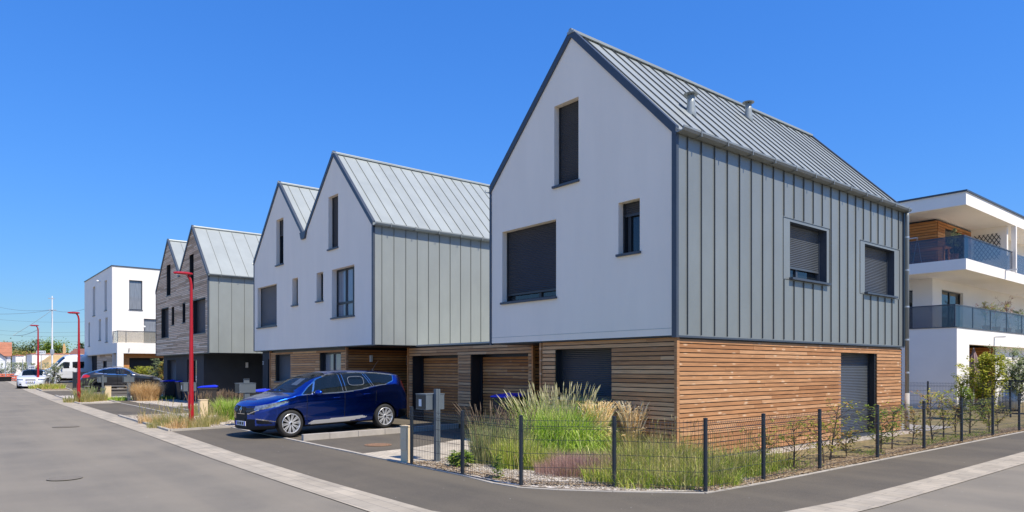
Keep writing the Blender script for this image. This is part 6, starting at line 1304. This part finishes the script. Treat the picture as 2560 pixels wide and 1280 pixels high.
x, y = at(157, 112); mb = MB(); mb.box((x - .25, y, .3), (x + .25, y + .4, 5.3)); mb.box((x - .12, y + .05, 5.3), (x + .1, y + .3, 5.7)); tag(mb.build('gate_pillar', 'sand', loc=(x, y, .5)), 'tall tan masonry pillar beside the brown roofed building', 'pillar')
# sand heap
x, y = at(192, 84); bm = bmesh.new(); bmesh.ops.create_grid(bm, x_segments=60, y_segments=60, size=1)
from mathutils import noise
for v in bm.verts:
    u, w_ = v.co.x, v.co.y; r = math.hypot(u, w_); h = max(0, min(1, (1 - r) / .52)); nz = noise.noise(Vector((u * 3, w_ * 3, 0))) * .10 + noise.noise(Vector((u * 9, w_ * 9, 2))) * .05
    v.co = Vector((u * 5.6, w_ * 5.6, (h + nz * (h > 0)) * 2.85 - .05))
me = bpy.data.meshes.new('sand_heap'); bm.to_mesh(me); bm.free(); me.polygons.foreach_set('use_smooth', [True] * len(me.polygons)); me.materials.append(M['sand'])
o = bpy.data.objects.new('sand_heap', me); C.objects.link(o); o.location = (x, y, .45); tag(o, 'large flat topped heap of yellow sand behind the van', 'sand heap')
# utility pole and wires
x, y = at(130.5, 72); UP = thing('utility_pole', 'tall pale utility pole with cable brackets left of the white cube building', 'utility pole', (x, y, .4))
mb = MB(); mb.tube([(x, y, 0), (x, y, 9.25)], [.095, .055], 10); mb.build('pole', 'white', UP)
mb = MB(); mb.box((x - .06, y - .35, 8.95), (x + .06, y + .2, 9.03)); mb.box((x - .1, y - .3, 7.75), (x + .1, y + .35, 7.83)); mb.box((x - .16, y - .16, 3.2), (x + .16, y + .16, 3.7)); mb.build('bracket', 'steel', UP)
def cable(label, pts, r=.013):
    P = [Vector(p) for p in pts]; out = []
    for a, b in zip(P[:-1], P[1:]):
        for k in range(10): q = k / 10; p = a.lerp(b, q); p.z -= (b - a).length * .018 * 4 * q * (1 - q); out.append(p)
    out.append(P[-1]); mb = MB(); mb.tube(out, r, 4, False); return tag(mb.build('overhead_cable', 'shutter', loc=P[0]), label, 'cable', 'overhead cables')
def p3(px, py, d): a, b = at(px, d); return (a, b, zat(py, d))
top = (x, y, 7.8)
cable('cable leaving the pole to the left, sagging lowest', [top, p3(-60, 783, 60)], .012); cable('cable leaving the pole to the left, nearly level', [top, p3(-60, 748, 95)]); cable('cable running from the pole towards the white cube building', [top, p3(214, 772, 62)])
cable('slack cable looping from the pole to the farthest lamp', [top, (x + 1.5, y - 3.4, 5.0), p3(98, 822, 60)], .018)
for py0, py1, lb in ((790, 804, 'upper faint distant power line'), (818, 829, 'middle faint distant power line'), (829, 838, 'lower faint distant power line'), (845, 852, 'lowest faint distant power line')): cable(lb, [p3(-80, py0, 190), p3(230, py1, 180)], .02)
# signs
x, y = at(103, 60); z = zat(881, 60); SG = thing('street_sign', 'white street name sign on a thin post right of the farthest lamp', 'sign', (x, y, .3))
mb = MB(); mb.tube([(x, y, .2), (x, y, z)], .03, 8); mb.build('post', 'steel', SG)
ca, sa = math.cos(YAW), math.sin(YAW)
def board(t, x, y, z, w_, h, marks, m='white'):
    P = lambda u, v, o=0: (x + ca * u + sa * o, y + sa * u - ca * o, z + v)
    mb = MB(); mb.mesh([P(-w_ / 2, -h / 2), P(w_ / 2, -h / 2), P(w_ / 2, h / 2), P(-w_ / 2, h / 2), P(-w_ / 2, -h / 2, .03), P(w_ / 2, -h / 2, .03), P(w_ / 2, h / 2, .03), P(-w_ / 2, h / 2, .03)], [(0, 3, 2, 1), (4, 5, 6, 7), (0, 1, 5, 4), (1, 2, 6, 5), (2, 3, 7, 6), (3, 0, 4, 7)]); b = mb.build('sign_board', m, t)
    mb = MB()
    for u0, v0, u1, v1 in marks: mb.mesh([P(u0, v0, .036), P(u1, v0, .036), P(u1, v1, .036), P(u0, v1, .036)], [(0, 1, 2, 3)])
    mb.build('lettering', 'textdark', b)
board(SG, x, y, z, .80, .30, [(-.34, .0, -.27, .08), (.27, 0, .34, .08), (-.22, -.02, -.17, .03), (-.14, -.06, -.10, .03), (-.07, -.03, -.03, .03), (.0, -.03, .04, .03), (.08, -.03, .11, .03), (.14, -.03, .18, .03), (-.15, -.09, -.12, -.06)])
x, y = at(80, 64); SB = thing('notice_board', 'small white notice board behind the roof of the white hatchback', 'sign', (x, y, .3)); mb = MB(); mb.tube([(x, y, .2), (x, y, 1.9)], .04, 8); mb.build('post', 'steel', SB)
board(SB, x, y, zat(919, 64), .62, .40, [(-.22, -.03, -.14, .08), (-.08, -.05, .0, .09), (.05, -.04, .11, .10), (.15, -.06, .23, .10)])
# building site clutter
x, y = at(58, 66); TF = thing('site_fence', 'temporary wire site fence left of the white hatchback', 'fence', (x, y, .3))
for k, px in enumerate((-30, 14, 57)):
    a, b = at(px, 66); mb = MB(); mb.tube([(a, b, .3), (a, b, 2.6)], .035, 8); mb.build('post', 'steel', TF)
    if k < 2:
        a2, b2 = at((-30, 14, 57)[k + 1], 66); mb = MB()
        for z in (.6, 1.2, 1.8, 2.45): mb.tube([(a, b, z), (a2, b2, z)], .012, 4, False)
        for i in range(24): q = i / 24; mb.tube([(a + (a2 - a) * q, b + (b2 - b) * q, .6), (a + (a2 - a) * q, b + (b2 - b) * q, 2.45)], .005, 3, False)
        mb.build('mesh_panel', 'steel', TF)
for px, py, d, lb in ((8, 938, 70, 'orange plastic barrier at the left edge behind a black crate'), (26, 945, 68, 'orange plastic barrier left of the white hatchback')):
    x, y = at(px, d); t = thing('barrier', lb, 'barrier', (x, y, .4), group='orange plastic barriers'); mb = MB(); mb.box((x - .15, y - .5, .4), (x + .15, y + .5, .55)); mb.box((x - .06, y - .5, .55), (x + .06, y - .4, 1.15)); mb.box((x - .06, y + .4, .55), (x + .06, y + .5, 1.15)); mb.build('frame', 'orange_plastic', t)
    mb = MB()
    for z in (.65, .85, 1.05): mb.box((x - .05, y - .4, z), (x + .05, y + .4, z + .12))
    mb.build('rail', 'orange_plastic', t)
x, y = at(8, 64); mb = MB(); mb.box((x - .4, y - .6, .35), (x + .4, y + .6, .85)); mb.box((x - .44, y - .64, .85), (x + .44, y + .64, .93)); tag(bevel(mb.build('crate', 'black', loc=(x, y, .35)), .03), 'low black crate on the ground at the left edge', 'crate')
for px, d, lb in ((14, 72, 'scrubby green bush at the left edge behind the barriers'), (66, 72, 'scrubby bush behind the white hatchback')):
    x, y = at(px, d); shrub('scrub_bush', lb, x, y, 1.7, 2.6, 40, 1100, 'leaf_gy', .2, 'scrub bushes', stems=4)
x, y = at(120, 56); t = thing('pallet_stack', 'grey upright boards leaning behind the white flowered shrub', 'boards', (x, y, .3)); mb = MB()
for k in range(5): mb.box((x - .05, y - .5 + k * .22, .3), (x, y - .32 + k * .22, 1.35))
mb.build('board', 'steel', t)
# ================================================================ things on the apartment balconies
def potted(name, label, x, y, z, h, w_, leaf, fl=None):
    t = shrub(name, label, x, y, h, w_, 26, 500, leaf, .07, 'potted plants on the balconies', 'potted plant', flowers=fl, z=z + .3); mb = MB(); mb.lathe([(.13, 0), (.17, .3), (.15, .3), (.14, .27), (.0001, .27)], (x, y, z), n=20); mb.build('pot', 'tile', t); return t
potted('potted_tree', 'small potted tree at the corner of the upper balcony', -10.25, 32.1, 6.11, 1.05, .62, 'leaf_gy')
potted('potted_flowers', 'potted red flowers on the lower balcony', -10.45, 36.8, 3.37, 1.0, .8, 'leaf_y', ('petal_r', 22, .05)); potted('potted_flowers', 'yellow-green potted plant beside the red flowers on the lower balcony', -10.45, 38.2, 3.37, .95, 1.2, 'leaf_y', ('petal_r', 10, .05)); potted('potted_flowers', 'potted white flowers on the lower balcony at the right edge', -10.45, 41.8, 3.37, .95, 1.1, 'leaf', ('flower', 26, .05))
potted('potted_grass', 'pink arching potted grass on the lower balcony', -10.45, 39.9, 3.37, 1.5, .9, 'g_pink')
t = thing('clothes_airer', 'white metal clothes airer on the upper balcony', 'clothes airer', (-12.1, 32.0, 6.11)); mb = MB()
for xx in (-12.6, -11.6): mb.tube([(xx - .15, 31.9, 6.11), (xx, 32.0, 7.28), (xx + .15, 32.1, 6.11)], .015, 6)
mb.build('frame', 'white', t); mb = MB()
for k in range(4): mb.tube([(-12.6, 31.92 + k * .06, 7.27), (-11.6, 31.92 + k * .06, 7.27)], .008, 5)
mb.build('rail', 'white', t)
t = thing('basket_chair', 'round wicker basket chair behind the upper balcony glass', 'chair', (-13.5, 31.9, 6.11)); mb = MB(); vs = []
for i in range(7):
    for k in range(16): a = 2 * math.pi * k / 16; r = .42 * math.sin(i / 6 * 1.4); vs.append((-13.5 + math.cos(a) * r, 32.1 - .4 * math.cos(i / 6 * 1.4) * -1 * .5, 6.75 + math.sin(a) * r))
mb.mesh(vs, [(r * 16 + i, r * 16 + (i + 1) % 16, r * 16 + 16 + (i + 1) % 16, r * 16 + 16 + i) for r in range(6) for i in range(16)]); mb.build('seat', 'steel', t); mb = MB(); mb.tube([(-13.8, 32.1, 6.11), (-13.5, 32.1, 6.4), (-13.2, 32.1, 6.11)], .02, 6); mb.build('leg', 'steel', t)
t = thing('balcony_table', 'wooden table behind the upper balcony glass', 'table', (-11.6, 32.6, 6.11)); mb = MB(); mb.box((-12.6, 32.2, 6.80), (-10.6, 33.0, 6.84)); mb.build('table_top', 'wood_orange', t)
for a, b in ((-12.5, 32.3), (-10.7, 32.3), (-12.5, 32.9), (-10.7, 32.9)): mb = MB(); mb.box((a - .03, b - .03, 6.11), (a + .03, b + .03, 6.80)); mb.build('leg', 'wood_orange', t)
# folded parasol and covered barbecue by the loggia
t = thing('folded_parasol', 'folded mauve parasol in the apartment loggia', 'parasol', (-10.3, 34.6, 0)); mb = MB(); mb.tube([(-10.3, 34.6, 0), (-10.3, 34.6, 2.6)], .025, 8); mb.build('pole', 'white', t)
mb = MB(); vs = []; 
for i, (z, r) in enumerate(((.95, .20), (1.3, .22), (1.7, .17), (2.2, .12), (2.55, .03))):
    for k in range(16): a = 2 * math.pi * k / 16; rr = r * (1 + .25 * (k % 2)); vs.append((-10.3 + math.cos(a) * rr, 34.6 + math.sin(a) * rr, z))
mb.mesh(vs, [(r * 16 + i, r * 16 + (i + 1) % 16, r * 16 + 16 + (i + 1) % 16, r * 16 + 16 + i) for r in range(4) for i in range(16)]); M['mauve'] = mat('mauve_fabric', (.30, .20, .19), .9); mb.build('canopy', 'mauve', t)
x, y = at(2522, 27.5); t = thing('barbecue', 'kettle barbecue under a pale cover beyond the garden gate', 'barbecue', (x, y, 0)); mb = MB(); mb.lathe([(.38, 0.1), (.36, .5), (.30, .8), (.15, .98), (.0001, 1.0)], (x, y, 0), n=18); mb.build('cover', 'steel', t, smooth=True)
mb = MB()
for k in range(3): a = k * 2.1; mb.tube([(x + math.cos(a) * .3, y + math.sin(a) * .3, 0), (x, y, .4)], .015, 6)
mb.build('leg', 'black', t)
